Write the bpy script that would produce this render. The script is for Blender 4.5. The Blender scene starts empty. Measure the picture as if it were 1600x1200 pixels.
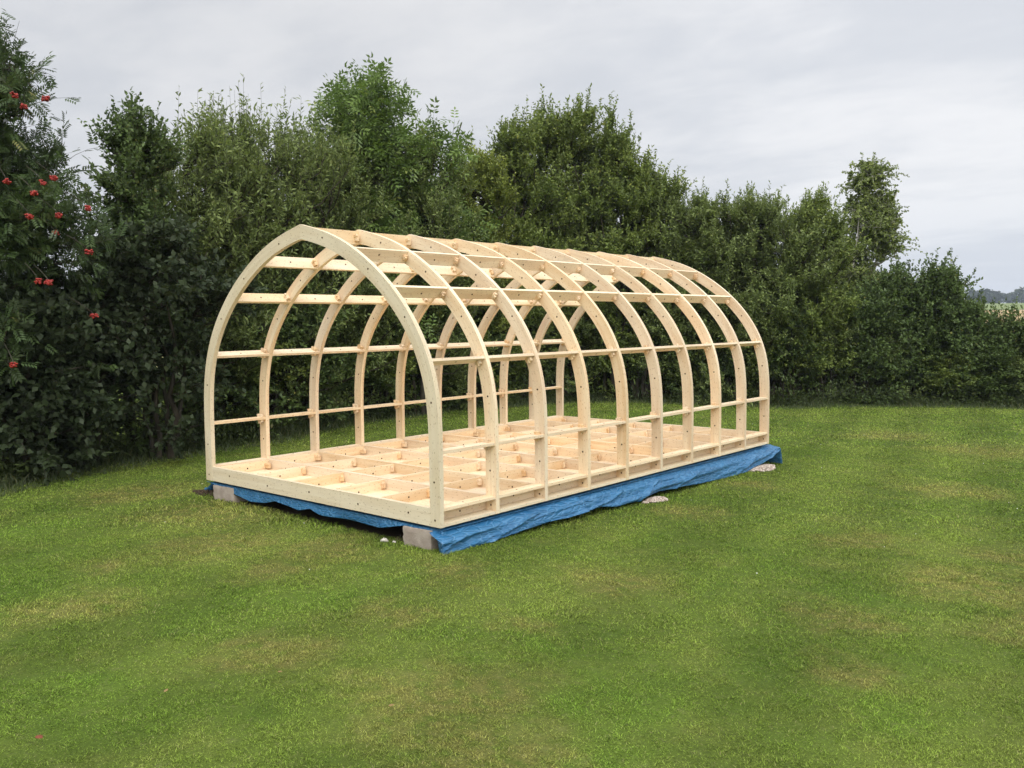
import bpy, math, random
import numpy as np
from mathutils import Matrix, Vector

random.seed(7)
RNG = np.random.default_rng(11)
scene = bpy.context.scene
COL = scene.collection

# ------------------------------------------------------------------ camera
CAM = np.array([6.02753, -4.35625, 1.48090])
R_ = np.array([0.7573335, 0.6529604, -0.0094155])
U_ = np.array([-0.0400312, 0.0608115, 0.9973462])
F_ = np.array([-0.6518001, 0.7549468, -0.0721934])
FPX = 1374.54                                   # focal length in pixels of a 1600 px wide frame
cam_d = bpy.data.cameras.new('camera')
cam_d.sensor_width = 36.0
cam_d.lens = 36.0 * FPX / 1600.0
cam_d.clip_start = 0.05
cam_d.clip_end = 6000
cam = bpy.data.objects.new('camera', cam_d)
COL.objects.link(cam)
cam.matrix_world = Matrix(((R_[0], U_[0], -F_[0], CAM[0]), (R_[1], U_[1], -F_[1], CAM[1]),
                           (R_[2], U_[2], -F_[2], CAM[2]), (0, 0, 0, 1)))
scene.camera = cam


def smooth(a, b, x):
    t = np.clip((x - a) / (b - a), 0, 1)
    return t * t * (3 - 2 * t)


_ph = RNG.uniform(0, 6.28, 16)


def ground_z(x, y):
    """Lawn falls gently away from the viewer, the fields beyond climb again."""
    x = np.asarray(x, float)
    y = np.asarray(y, float)
    z = -0.18 - 0.017 * np.clip(y, -14, 17)
    z = z + 0.012 * np.sin(0.9 * x + _ph[0]) * np.sin(0.8 * y + _ph[1]) + 0.008 * np.sin(2.1 * x + 1.3 * y + _ph[2])
    d = (x - CAM[0]) * -0.654 + (y - CAM[1]) * 0.757            # distance up the valley
    rr = np.hypot(x - CAM[0], y - CAM[1])
    far = smooth(40, 90, rr)
    up = np.interp(rr, [0, 40, 60, 100, 350, 560, 720, 1200, 4000], [0, 0, 0.15, 0.7, 3.6, 8.4, 10.5, 14, 20])
    return z * (1 - far) + far * (-0.45 + up)


def spot(px, depth, beyond=0.0):
    """Ground position at a viewing column and a distance into the garden."""
    depth = depth + beyond
    h = np.array([F_[0], F_[1], 0.0])
    h /= np.linalg.norm(h)
    rt = np.array([R_[0], R_[1], 0.0])
    rt /= np.linalg.norm(rt)
    p = CAM + h * depth + rt * (px - 800) / FPX * depth
    return np.array([p[0], p[1], float(ground_z(p[0], p[1]))])


def top_z(px, py, depth):
    hor = 508.1 - px * 15.1 / 1600.0
    return CAM[2] + (hor - py) / FPX * depth


def hedge_depth(px):
    return float(np.interp(px, [-500, -100, 0, 100, 200, 300, 450, 560, 640, 740, 900, 1000, 1250, 1400, 1600, 2000],
                           [7.0, 8.0, 8.5, 9.4, 10.1, 11.1, 12.7, 14.9, 16.0, 17.9, 19.6, 19.6, 18.3, 18.6, 18.2, 17.6]))


# ------------------------------------------------------------------ object helpers
def link(name, me, parent=None, mats=()):
    o = bpy.data.objects.new(name, me)
    COL.objects.link(o)
    if parent is not None:
        o.parent = parent
    for m in mats:
        me.materials.append(m)
    return o


def tag(o, label=None, cat=None, group=None, kind=None):
    if label:
        o['label'] = label
    if cat:
        o['category'] = cat
    if group:
        o['group'] = group
    if kind:
        o['kind'] = kind
    return o


def empty(name, loc=(0, 0, 0)):
    o = bpy.data.objects.new(name, None)
    o.empty_display_size = 0.2
    o.location = loc
    COL.objects.link(o)
    return o


def np_mesh(name, verts, faces, k, var=None, uv=None, mat_idx=None, shade=False):
    """Mesh from an (n,3) array and an (m,k) index array."""
    me = bpy.data.meshes.new(name)
    verts = np.ascontiguousarray(verts, np.float32)
    faces = np.ascontiguousarray(faces, np.int32)
    me.vertices.add(len(verts))
    me.vertices.foreach_set('co', verts.ravel())
    me.loops.add(faces.size)
    me.loops.foreach_set('vertex_index', faces.ravel())
    me.polygons.add(len(faces))
    me.polygons.foreach_set('loop_start', np.arange(0, faces.size, k, dtype=np.int32))
    if mat_idx is not None:
        me.polygons.foreach_set('material_index', np.ascontiguousarray(mat_idx, np.int32))
    if var is not None:
        a = me.attributes.new('var', 'FLOAT', 'FACE')
        a.data.foreach_set('value', np.ascontiguousarray(var, np.float32))
    if uv is not None:
        l = me.uv_layers.new(name='UVMap')
        l.data.foreach_set('uv', np.ascontiguousarray(uv, np.float32).ravel())
    if shade:
        me.polygons.foreach_set('use_smooth', np.ones(len(faces), bool))
    me.update(calc_edges=True)
    return me


# ------------------------------------------------------------------ node helpers
class NT:
    def __init__(self, name):
        self.mat = bpy.data.materials.new(name)
        self.mat.use_nodes = True
        self.t = self.mat.node_tree
        self.t.nodes.clear()
        self.out = self.t.nodes.new('ShaderNodeOutputMaterial')

    def n(self, typ, **kw):
        nd = self.t.nodes.new(typ)
        for k, v in kw.items():
            setattr(nd, k, v)
        return nd

    def l(self, a, b):
        self.t.links.new(a, b)

    def put(self, sock, v):
        if isinstance(v, bpy.types.NodeSocket):
            self.l(v, sock)
        else:
            sock.default_value = v

    def math(self, op, a, b=0.0, c=None, clamp=False):
        nd = self.n('ShaderNodeMath', operation=op, use_clamp=clamp)
        self.put(nd.inputs[0], a)
        self.put(nd.inputs[1], b)
        if c is not None:
            self.put(nd.inputs[2], c)
        return nd.outputs[0]

    def vmath(self, op, a, b=(0, 0, 0)):
        nd = self.n('ShaderNodeVectorMath', operation=op)
        self.put(nd.inputs[0], a)
        self.put(nd.inputs[1], b)
        return nd.outputs['Value'] if op in ('DISTANCE', 'LENGTH', 'DOT_PRODUCT') else nd.outputs[0]

    def mix(self, fac, a, b, blend='MIX'):
        nd = self.n('ShaderNodeMix', data_type='RGBA', blend_type=blend)
        self.put(nd.inputs[0], fac)
        self.put(nd.inputs[6], a)
        self.put(nd.inputs[7], b)
        return nd.outputs[2]

    def ramp(self, fac, lo, hi, a=0.0, b=1.0):
        nd = self.n('ShaderNodeMapRange', interpolation_type='SMOOTHSTEP')
        self.put(nd.inputs[0], fac)
        nd.inputs[1].default_value = lo
        nd.inputs[2].default_value = hi
        nd.inputs[3].default_value = a
        nd.inputs[4].default_value = b
        return nd.outputs[0]

    def noise(self, vec, scale, detail=3.0, rough=0.55, dist=0.0):
        nd = self.n('ShaderNodeTexNoise')
        self.l(vec, nd.inputs['Vector'])
        nd.inputs['Scale'].default_value = scale
        nd.inputs['Detail'].default_value = detail
        nd.inputs['Roughness'].default_value = rough
        nd.inputs['Distortion'].default_value = dist
        return nd.outputs['Fac']

    def scale(self, vec, s):
        nd = self.n('ShaderNodeMapping')
        self.l(vec, nd.inputs[0])
        nd.inputs['Scale'].default_value = s
        return nd.outputs[0]

    def bsdf(self, color, rough=0.6, spec=0.3, normal=None):
        nd = self.n('ShaderNodeBsdfPrincipled')
        self.put(nd.inputs['Base Color'], color)
        self.put(nd.inputs['Roughness'], rough)
        self.put(nd.inputs['Specular IOR Level'], spec)
        if normal is not None:
            self.l(normal, nd.inputs['Normal'])
        return nd.outputs[0]

    def bump(self, h, strength, dist):
        nd = self.n('ShaderNodeBump')
        nd.inputs['Strength'].default_value = strength
        nd.inputs['Distance'].default_value = dist
        self.l(h, nd.inputs['Height'])
        return nd.outputs[0]

    def done(self, sh):
        self.l(sh, self.out.inputs['Surface'])
        return self.mat


def C(r, g, b):
    return (r, g, b, 1.0)


# ------------------------------------------------------------------ materials
def wood_material(name, light, warm, dark, knot):
    m = NT(name)
    uv = m.n('ShaderNodeUVMap', uv_map='UVMap').outputs[0]
    broad = m.noise(m.scale(uv, (1.1, 9.0, 1)), 1.0, 3, 0.5, 0.6)
    fine = m.noise(m.scale(uv, (3.5, 150.0, 1)), 1.0, 4, 0.6, 0.3)
    ring = m.noise(m.scale(uv, (1.6, 34.0, 1)), 1.0, 2, 0.5, 1.2)
    col = m.mix(m.ramp(broad, 0.35, 0.68), light, warm)
    col = m.mix(m.math('MULTIPLY', m.ramp(ring, 0.50, 0.72), 0.40), col, dark)
    col = m.mix(m.math('MULTIPLY', m.ramp(fine, 0.50, 0.75), 0.30), col, dark)
    # knots: irregular oval cells, only some of them dark
    wn = m.n('ShaderNodeTexNoise')
    m.l(m.scale(uv, (9, 30, 1)), wn.inputs['Vector'])
    wn.inputs['Scale'].default_value = 1.0
    wob = m.vmath('ADD', uv, m.vmath('MULTIPLY', wn.outputs['Color'], (0.05, 0.018, 0)))
    vor = m.n('ShaderNodeTexVoronoi', voronoi_dimensions='2D', feature='F1')
    m.l(m.scale(wob, (3.1, 8.5, 1)), vor.inputs['Vector'])
    vor.inputs['Randomness'].default_value = 1.0
    sep = m.n('ShaderNodeSeparateColor')
    m.l(vor.outputs['Color'], sep.inputs[0])
    big = m.math('MULTIPLY', m.math('GREATER_THAN', sep.outputs[0], 0.45), m.ramp(vor.outputs['Distance'], 0.16, 0.03))
    col = m.mix(m.math('MULTIPLY', big, 0.9), col, knot)
    vor2 = m.n('ShaderNodeTexVoronoi', voronoi_dimensions='2D', feature='F1')
    m.l(m.scale(uv, (9.0, 22.0, 1)), vor2.inputs['Vector'])
    sep2 = m.n('ShaderNodeSeparateColor')
    m.l(vor2.outputs['Color'], sep2.inputs[0])
    pin = m.math('MULTIPLY', m.math('GREATER_THAN', sep2.outputs[1], 0.86), m.ramp(vor2.outputs['Distance'], 0.15, 0.07))
    col = m.mix(m.math('MULTIPLY', pin, 0.75), col, C(0.10, 0.045, 0.02))
    st = m.noise(m.scale(uv, (2.4, 7.0, 1)), 1.0, 4, 0.7, 0.5)
    col = m.mix(m.ramp(st, 0.56, 0.78, 0.0, 0.45), col, C(0.50, 0.40, 0.26))
    scuff = m.noise(m.scale(uv, (14, 45, 1)), 1.0, 3, 0.7)
    col = m.mix(m.ramp(scuff, 0.66, 0.76, 0.0, 0.40), col, C(0.36, 0.27, 0.17))
    info = m.n('ShaderNodeObjectInfo')
    hsv = m.n('ShaderNodeHueSaturation')
    m.put(hsv.inputs['Value'], m.ramp(info.outputs['Random'], 0, 1, 0.90, 1.07))
    m.put(hsv.inputs['Saturation'], m.ramp(m.math('FRACT', m.math('MULTIPLY', info.outputs['Random'], 7.3)), 0, 1, 0.80, 0.98))
    m.l(col, hsv.inputs['Color'])
    nrm = m.bump(fine, 0.25, 0.001)
    return m.done(m.bsdf(hsv.outputs[0], 0.55, 0.3, nrm))


M_WOOD = wood_material('pine_wood', C(0.80, 0.640, 0.415), C(0.715, 0.510, 0.285), C(0.62, 0.405, 0.205), C(0.44, 0.225, 0.085))
M_KHAKI = wood_material('khaki_pine_wood', C(0.685, 0.585, 0.410), C(0.625, 0.510, 0.330), C(0.53, 0.415, 0.25), C(0.32, 0.22, 0.11))  # khaki tone for the front arch and front beam
M_PALE = wood_material('pale_pine_wood', C(0.82, 0.71, 0.50), C(0.77, 0.635, 0.42), C(0.68, 0.51, 0.29), C(0.48, 0.25, 0.10))  # paler pine tone, used on the bottom flanges
M_PEG = wood_material('peg_wood', C(0.74, 0.54, 0.31), C(0.66, 0.43, 0.21), C(0.50, 0.28, 0.11), C(0.36, 0.16, 0.05))
m = NT('plug_hole')
M_HOLE = m.done(m.bsdf(C(0.07, 0.04, 0.022), 0.8, 0.1))


def leaf_material(name, a, b, tip, trans=0.3, gloss=0.5, spec=0.22):
    m = NT(name)
    at = m.n('ShaderNodeAttribute', attribute_name='var').outputs['Fac']
    geo = m.n('ShaderNodeNewGeometry')
    cl = m.noise(geo.outputs['Position'], 1.3, 2)
    col = m.mix(m.math('MULTIPLY_ADD', cl, 0.9, m.math('MULTIPLY_ADD', at, 0.7, -0.45), clamp=True), a, b)
    col = m.mix(m.ramp(at, 0.80, 1.0, 0.0, 0.9), col, tip)
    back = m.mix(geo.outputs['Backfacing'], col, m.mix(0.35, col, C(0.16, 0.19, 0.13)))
    p = m.bsdf(back, gloss, spec)
    tr = m.n('ShaderNodeBsdfTranslucent')
    m.l(m.mix(0.5, col, m.mix(1.0, col, C(0.9, 1.0, 0.35), 'MULTIPLY')), tr.inputs['Color'])
    mx = m.n('ShaderNodeMixShader')
    mx.inputs[0].default_value = trans
    m.l(p, mx.inputs[1])
    m.l(tr.outputs[0], mx.inputs[2])
    return m.done(mx.outputs[0])


M_ROWAN = leaf_material('rowan_leaves', C(0.046, 0.078, 0.024), C(0.088, 0.130, 0.036), C(0.214, 0.198, 0.065), 0.2, 0.5, 0.2)
M_WILLOW = leaf_material('willow_leaves', C(0.144, 0.192, 0.055), C(0.246, 0.292, 0.086), C(0.398, 0.414, 0.141), 0.3)
M_SALLOW = leaf_material('sallow_leaves', C(0.148, 0.203, 0.044), C(0.263, 0.307, 0.070), C(0.413, 0.400, 0.097), 0.3)
M_ASH = leaf_material('ash_leaves', C(0.111, 0.178, 0.040), C(0.199, 0.278, 0.064), C(0.318, 0.355, 0.092), 0.3)
M_BROAD = leaf_material('shaded_whitebeam_leaves', C(0.027, 0.041, 0.016), C(0.053, 0.071, 0.031), C(0.098, 0.124, 0.050), 0.2, 0.5, 0.15)  # shade of the overhanging canopy is darkened into this leaf colour
M_BIRCH = leaf_material('birch_leaves', C(0.150, 0.199, 0.050), C(0.269, 0.311, 0.084), C(0.390, 0.400, 0.108), 0.32)
M_THORN = leaf_material('hawthorn_leaves', C(0.077, 0.121, 0.032), C(0.141, 0.198, 0.053), C(0.259, 0.237, 0.064), 0.25)
M_GOLD = leaf_material('yellowing_leaves', C(0.189, 0.236, 0.044), C(0.300, 0.326, 0.061), C(0.445, 0.374, 0.078), 0.3)
M_WEED = leaf_material('weed_leaves', C(0.050, 0.074, 0.020), C(0.095, 0.125, 0.034), C(0.20, 0.19, 0.08), 0.3)
m = NT('bark')
geo = m.n('ShaderNodeNewGeometry')
bk = m.noise(m.scale(geo.outputs['Position'], (14, 14, 4)), 1.0, 4)
M_BARK = m.done(m.bsdf(m.mix(m.ramp(bk, 0.35, 0.7), C(0.030, 0.025, 0.018), C(0.080, 0.070, 0.052)), 0.85, 0.15, m.bump(bk, 0.6, 0.01)))
m = NT('birch_bark')
geo = m.n('ShaderNodeNewGeometry')
bk = m.noise(m.scale(geo.outputs['Position'], (5, 5, 14)), 1.0, 4)
M_BIRCHBARK = m.done(m.bsdf(m.mix(m.ramp(bk, 0.55, 0.68), C(0.48, 0.45, 0.40), C(0.06, 0.05, 0.045)), 0.7, 0.2))
m = NT('rowan_berry')
at = m.n('ShaderNodeAttribute', attribute_name='var').outputs['Fac']
M_BERRY = m.done(m.bsdf(m.mix(at, C(0.21, 0.008, 0.005), C(0.37, 0.022, 0.008)), 0.35, 0.5))

# patches on the lawn: dry straw, moss and lush places (world positions)
DRY = [(-0.9, -0.35, 1.0), (0.15, -0.9, 0.8), (0.9, -0.45, 0.55), (2.35, -1.95, 0.42), (3.35, -1.75, 0.75), (3.9, -2.05, 0.55), (2.9, 0.25, 0.6),
       (4.7, 1.6, 0.75), (4.9, 2.6, 0.7), (4.35, 0.4, 0.45), (-2.4, -0.3, 0.9), (3.6, 5.2, 0.8), (5.3, 5.6, 1.0), (3.2, 8.6, 1.2), (2.0, -0.35, 0.5),
       (0.9, -2.3, 0.5), (1.6, 9.6, 1.0), (2.1, 2.5, 0.5), (5.2, 0.9, 0.5), (2.0, 4.1, 0.5), (2.35, -1.15, 0.35), (0.2, -1.75, 0.35), (3.75, 2.3, 0.5),
       (1.1, -1.1, 0.4), (3.0, -0.9, 0.3), (4.6, -0.35, 0.35)]
LUSH = [(1.55, -1.6, 0.7), (2.6, -2.6, 0.6), (3.95, -1.35, 0.45), (4.15, -1.75, 0.4), (4.75, -1.0, 0.4), (0.3, -2.4, 0.7), (3.3, -1.1, 0.45), (2.1, -2.7, 0.5),
        (4.2, 0.9, 0.45), (1.9, -1.1, 0.5), (-1.3, -1.6, 0.8), (4.9, -0.6, 0.35)]


def lawn_colour(m, shade=1.0):
    geo = m.n('ShaderNodeNewGeometry')
    pos = m.scale(geo.outputs['Position'], (1, 1, 0))
    n1 = m.n('ShaderNodeTexNoise')
    m.l(pos, n1.inputs['Vector'])
    n1.inputs['Scale'].default_value = 2.6
    n1.inputs['Detail'].default_value = 3
    wob = m.vmath('ADD', pos, m.vmath('MULTIPLY', m.vmath('SUBTRACT', n1.outputs['Color'], (0.5, 0.5, 0.5)), (0.9, 0.9, 0)))

    def spots(lst):
        acc = None
        for (x, y, r) in lst:
            d = m.vmath('DISTANCE', wob, (x, y, 0))
            s = m.ramp(d, r, r * 0.15)
            acc = s if acc is None else m.math('MAXIMUM', acc, s)
        return acc
    a = m.noise(pos, 0.55, 4, 0.6)
    b = m.noise(pos, 2.2, 4, 0.65)
    c = m.noise(pos, 9.0, 3, 0.6)
    col = m.mix(m.ramp(a, 0.32, 0.68), C(0.111, 0.171, 0.023), C(0.166, 0.220, 0.037))
    col = m.mix(m.math('MULTIPLY', m.ramp(b, 0.50, 0.78), 0.45), col, C(0.235, 0.249, 0.063))
    col = m.mix(m.math('MULTIPLY', m.ramp(b, 0.46, 0.22), 0.55), col, C(0.078, 0.142, 0.020))
    col = m.mix(m.math('MULTIPLY', spots(LUSH), 0.45), col, C(0.126, 0.218, 0.024))
    dry = m.math('MULTIPLY', spots(DRY), m.ramp(c, 0.25, 0.62))
    col = m.mix(m.math('MULTIPLY', dry, 0.52), col, C(0.309, 0.252, 0.084))
    # faint mowing passes
    sp = m.n('ShaderNodeSeparateXYZ')
    m.l(wob, sp.inputs[0])
    stripe = m.math('SINE', m.math('MULTIPLY', m.math('ADD', sp.outputs[0], m.math('MULTIPLY', sp.outputs[1], 0.25)), 5.5))
    hsv = m.n('ShaderNodeHueSaturation')
    m.l(col, hsv.inputs['Color'])
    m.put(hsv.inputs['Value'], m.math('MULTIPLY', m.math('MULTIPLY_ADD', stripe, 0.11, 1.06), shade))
    return hsv.outputs[0], geo.outputs['Position'], c


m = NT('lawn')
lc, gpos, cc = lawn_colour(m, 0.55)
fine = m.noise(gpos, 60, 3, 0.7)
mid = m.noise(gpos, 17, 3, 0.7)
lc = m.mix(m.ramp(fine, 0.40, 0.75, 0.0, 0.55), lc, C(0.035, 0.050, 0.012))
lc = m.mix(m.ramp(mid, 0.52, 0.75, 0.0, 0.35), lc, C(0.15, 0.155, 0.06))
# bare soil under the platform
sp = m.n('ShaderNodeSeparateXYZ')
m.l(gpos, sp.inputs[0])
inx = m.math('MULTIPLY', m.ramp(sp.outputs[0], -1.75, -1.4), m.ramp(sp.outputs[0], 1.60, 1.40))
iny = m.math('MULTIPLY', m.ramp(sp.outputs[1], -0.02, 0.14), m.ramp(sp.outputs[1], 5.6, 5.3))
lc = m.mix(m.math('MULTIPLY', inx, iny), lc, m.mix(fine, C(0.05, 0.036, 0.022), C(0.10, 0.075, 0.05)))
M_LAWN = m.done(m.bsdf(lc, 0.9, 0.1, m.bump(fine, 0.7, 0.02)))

m = NT('grass_blades')
lc, gpos, cc = lawn_colour(m, 1.12)
at = m.n('ShaderNodeAttribute', attribute_name='var').outputs['Fac']
hs = m.n('ShaderNodeHueSaturation')
m.l(lc, hs.inputs['Color'])
m.put(hs.inputs['Value'], m.ramp(at, 0.0, 0.9, 0.38, 1.75))
lc = m.mix(m.ramp(at, 0.90, 1.0, 0.0, 0.75), hs.outputs[0], C(0.36, 0.30, 0.16))
pb = m.bsdf(lc, 0.6, 0.12)
tr = m.n('ShaderNodeBsdfTranslucent')
m.l(lc, tr.inputs['Color'])
mx = m.n('ShaderNodeMixShader')
mx.inputs[0].default_value = 0.28
m.l(pb, mx.inputs[1])
m.l(tr.outputs[0], mx.inputs[2])
M_BLADE = m.done(mx.outputs[0])

m = NT('blue_tarpaulin')
uv = m.n('ShaderNodeNewGeometry').outputs['Position']
wv = m.noise(m.scale(uv, (5, 2.2, 6)), 1.0, 4, 0.6)
fold = m.noise(m.scale(uv, (9, 4, 14)), 1.0, 2, 0.5, 0.8)
weave = m.noise(m.scale(uv, (260, 260, 260)), 1.0, 2)
tc = m.mix(m.ramp(wv, 0.35, 0.7), C(0.021, 0.110, 0.235), C(0.033, 0.150, 0.300))
cr1 = m.n('ShaderNodeTexVoronoi', feature='DISTANCE_TO_EDGE')
m.l(m.vmath('ADD', m.scale(uv, (3, 1.9, 5)), m.vmath('MULTIPLY', m.n('ShaderNodeTexNoise').outputs['Color'], (0.6, 0.6, 0.6))), cr1.inputs['Vector'])
crease = m.ramp(cr1.outputs['Distance'], 0.0, 0.22)
tc = m.mix(m.ramp(crease, 0.25, 0.0, 0, 0.30), tc, C(0.12, 0.30, 0.50))
tc = m.mix(m.math('MULTIPLY', m.ramp(m.noise(uv, 11, 4, 0.7), 0.62, 0.8), 0.15), tc, C(0.15, 0.15, 0.13))
bp = m.n('ShaderNodeBump')
bp.inputs['Strength'].default_value = 0.5
bp.inputs['Distance'].default_value = 0.03
m.l(m.math('MULTIPLY_ADD', weave, 0.02, m.math('MULTIPLY_ADD', crease, 0.5, fold)), bp.inputs['Height'])
M_TARP = m.done(m.bsdf(tc, 0.36, 0.5, bp.outputs[0]))

m = NT('concrete')
gp = m.n('ShaderNodeTexCoord').outputs['Object']
a = m.noise(gp, 9, 5, 0.65)
b = m.noise(gp, 70, 3, 0.7)
cc_ = m.mix(m.ramp(a, 0.35, 0.68), C(0.30, 0.245, 0.20), C(0.40, 0.34, 0.28))
cc_ = m.mix(m.ramp(b, 0.55, 0.75, 0, 0.6), cc_, C(0.20, 0.165, 0.13))
M_CONC = m.done(m.bsdf(cc_, 0.92, 0.15, m.bump(b, 0.8, 0.006)))

m = NT('gravel_stone')
at = m.n('ShaderNodeAttribute', attribute_name='var').outputs['Fac']
M_GRAVEL = m.done(m.bsdf(m.mix(at, C(0.26, 0.19, 0.145), C(0.62, 0.54, 0.46)), 0.85, 0.2))
m = NT('soil')
gp = m.n('ShaderNodeNewGeometry').outputs['Position']
M_SOIL = m.done(m.bsdf(m.mix(m.noise(gp, 40, 4), C(0.03, 0.022, 0.014), C(0.09, 0.065, 0.042)), 0.95, 0.1))
m = NT('pale_stone')
gp = m.n('ShaderNodeNewGeometry').outputs['Position']
M_STONE = m.done(m.bsdf(m.mix(m.noise(gp, 60, 4), C(0.42, 0.39, 0.32), C(0.66, 0.62, 0.53)), 0.9, 0.15))
m = NT('clover_petals')
M_CLOVER = m.done(m.bsdf(C(0.72, 0.72, 0.66), 0.7, 0.2))
m = NT('brown_leaf')
gp = m.n('ShaderNodeNewGeometry').outputs['Position']
M_LEAFBR = m.done(m.bsdf(m.mix(m.noise(gp, 80, 3), C(0.12, 0.030, 0.018), C(0.22, 0.075, 0.035)), 0.7, 0.2))
m = NT('tan_leaf')
gp = m.n('ShaderNodeNewGeometry').outputs['Position']
M_LEAFTAN = m.done(m.bsdf(m.mix(m.noise(gp, 80, 3), C(0.20, 0.13, 0.05), C(0.28, 0.19, 0.08)), 0.7, 0.2))
m = NT('barley_stubble')
gp = m.n('ShaderNodeNewGeometry').outputs['Position']
M_BARLEY = m.done(m.bsdf(m.mix(m.ramp(m.noise(m.scale(gp, (0.05, 0.3, 0.1)), 1.0, 5), 0.35, 0.7), C(0.34, 0.24, 0.12), C(0.47, 0.35, 0.19)), 0.95, 0.05))
m = NT('green_pasture')
gp = m.n('ShaderNodeNewGeometry').outputs['Position']
M_PASTURE = m.done(m.bsdf(m.mix(m.noise(gp, 0.05, 4), C(0.13, 0.17, 0.055), C(0.19, 0.22, 0.08)), 0.95, 0.05))
m = NT('rough_field')
gp = m.n('ShaderNodeNewGeometry').outputs['Position']
M_FIELD = m.done(m.bsdf(m.mix(m.noise(gp, 0.2, 5), C(0.11, 0.135, 0.045), C(0.22, 0.20, 0.085)), 0.95, 0.05))
m = NT('distant_foliage')
at = m.n('ShaderNodeAttribute', attribute_name='var').outputs['Fac']
M_WOODS = m.done(m.bsdf(m.mix(at, C(0.030, 0.042, 0.020), C(0.060, 0.075, 0.036)), 0.9, 0.1))


# ================================================================== the timber frame
S = 0.6          # rib spacing
T = 0.039        # rib thickness
NR = 10
HW = 1.577
LEN = (NR - 1) * S + T
BH = 0.133       # height of the base frame


def spline(ts, vs, q):
    n = len(ts)
    h = np.diff(ts)
    A = np.zeros((n, n))
    r = np.zeros((n, vs.shape[1]))
    A[0, 0] = A[-1, -1] = 1
    for i in range(1, n - 1):
        A[i, i - 1] = h[i - 1]
        A[i, i] = 2 * (h[i - 1] + h[i])
        A[i, i + 1] = h[i]
        r[i] = 6 * ((vs[i + 1] - vs[i]) / h[i] - (vs[i] - vs[i - 1]) / h[i - 1])
    M2 = np.linalg.solve(A, r)
    k = np.clip(np.searchsorted(ts, q) - 1, 0, n - 2)
    a = (ts[k + 1] - q)[:, None]
    b = (q - ts[k])[:, None]
    hh = h[k][:, None]
    return (M2[k] * a ** 3 + M2[k + 1] * b ** 3) / (6 * hh) + (vs[k] / hh - M2[k] * hh / 6) * a + (vs[k + 1] / hh - M2[k + 1] * hh / 6) * b


KN = np.array([(1.577, -0.3), (1.577, 0.0), (1.577, 0.35), (1.576, 0.62), (1.566, 0.83), (1.535, 1.03), (1.468, 1.235), (1.362, 1.43), (1.205, 1.63),
               (1.026, 1.80), (0.83, 1.945), (0.645, 2.055), (0.42, 2.158), (0.21, 2.225), (0.0, 2.277)])
kt = np.concatenate([[0], np.cumsum(np.linalg.norm(np.diff(KN, axis=0), axis=1))])
dense = spline(kt, KN, np.linspace(kt[1], kt[-1], 600))
dl = np.concatenate([[0], np.cumsum(np.linalg.norm(np.diff(dense, axis=0), axis=1))])
ARC = dl[-1]


def arc(s):
    """outer point and outward normal at arc length s from the foot (right-hand side)"""
    s = np.atleast_1d(s)
    p = np.stack([np.interp(s, dl, dense[:, 0]), np.interp(s, dl, dense[:, 1])], 1)
    e = 0.004
    a = np.stack([np.interp(np.clip(s - e, 0, ARC), dl, dense[:, 0]), np.interp(np.clip(s - e, 0, ARC), dl, dense[:, 1])], 1)
    b = np.stack([np.interp(np.clip(s + e, 0, ARC), dl, dense[:, 0]), np.interp(np.clip(s + e, 0, ARC), dl, dense[:, 1])], 1)
    t = b - a
    t /= np.linalg.norm(t, axis=1)[:, None]
    n = np.stack([t[:, 1], -t[:, 0]], 1)
    return p, n, t


def rib_depth(s):
    return 0.104 + 0.010 * np.clip(s / ARC, 0, 1)


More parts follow.
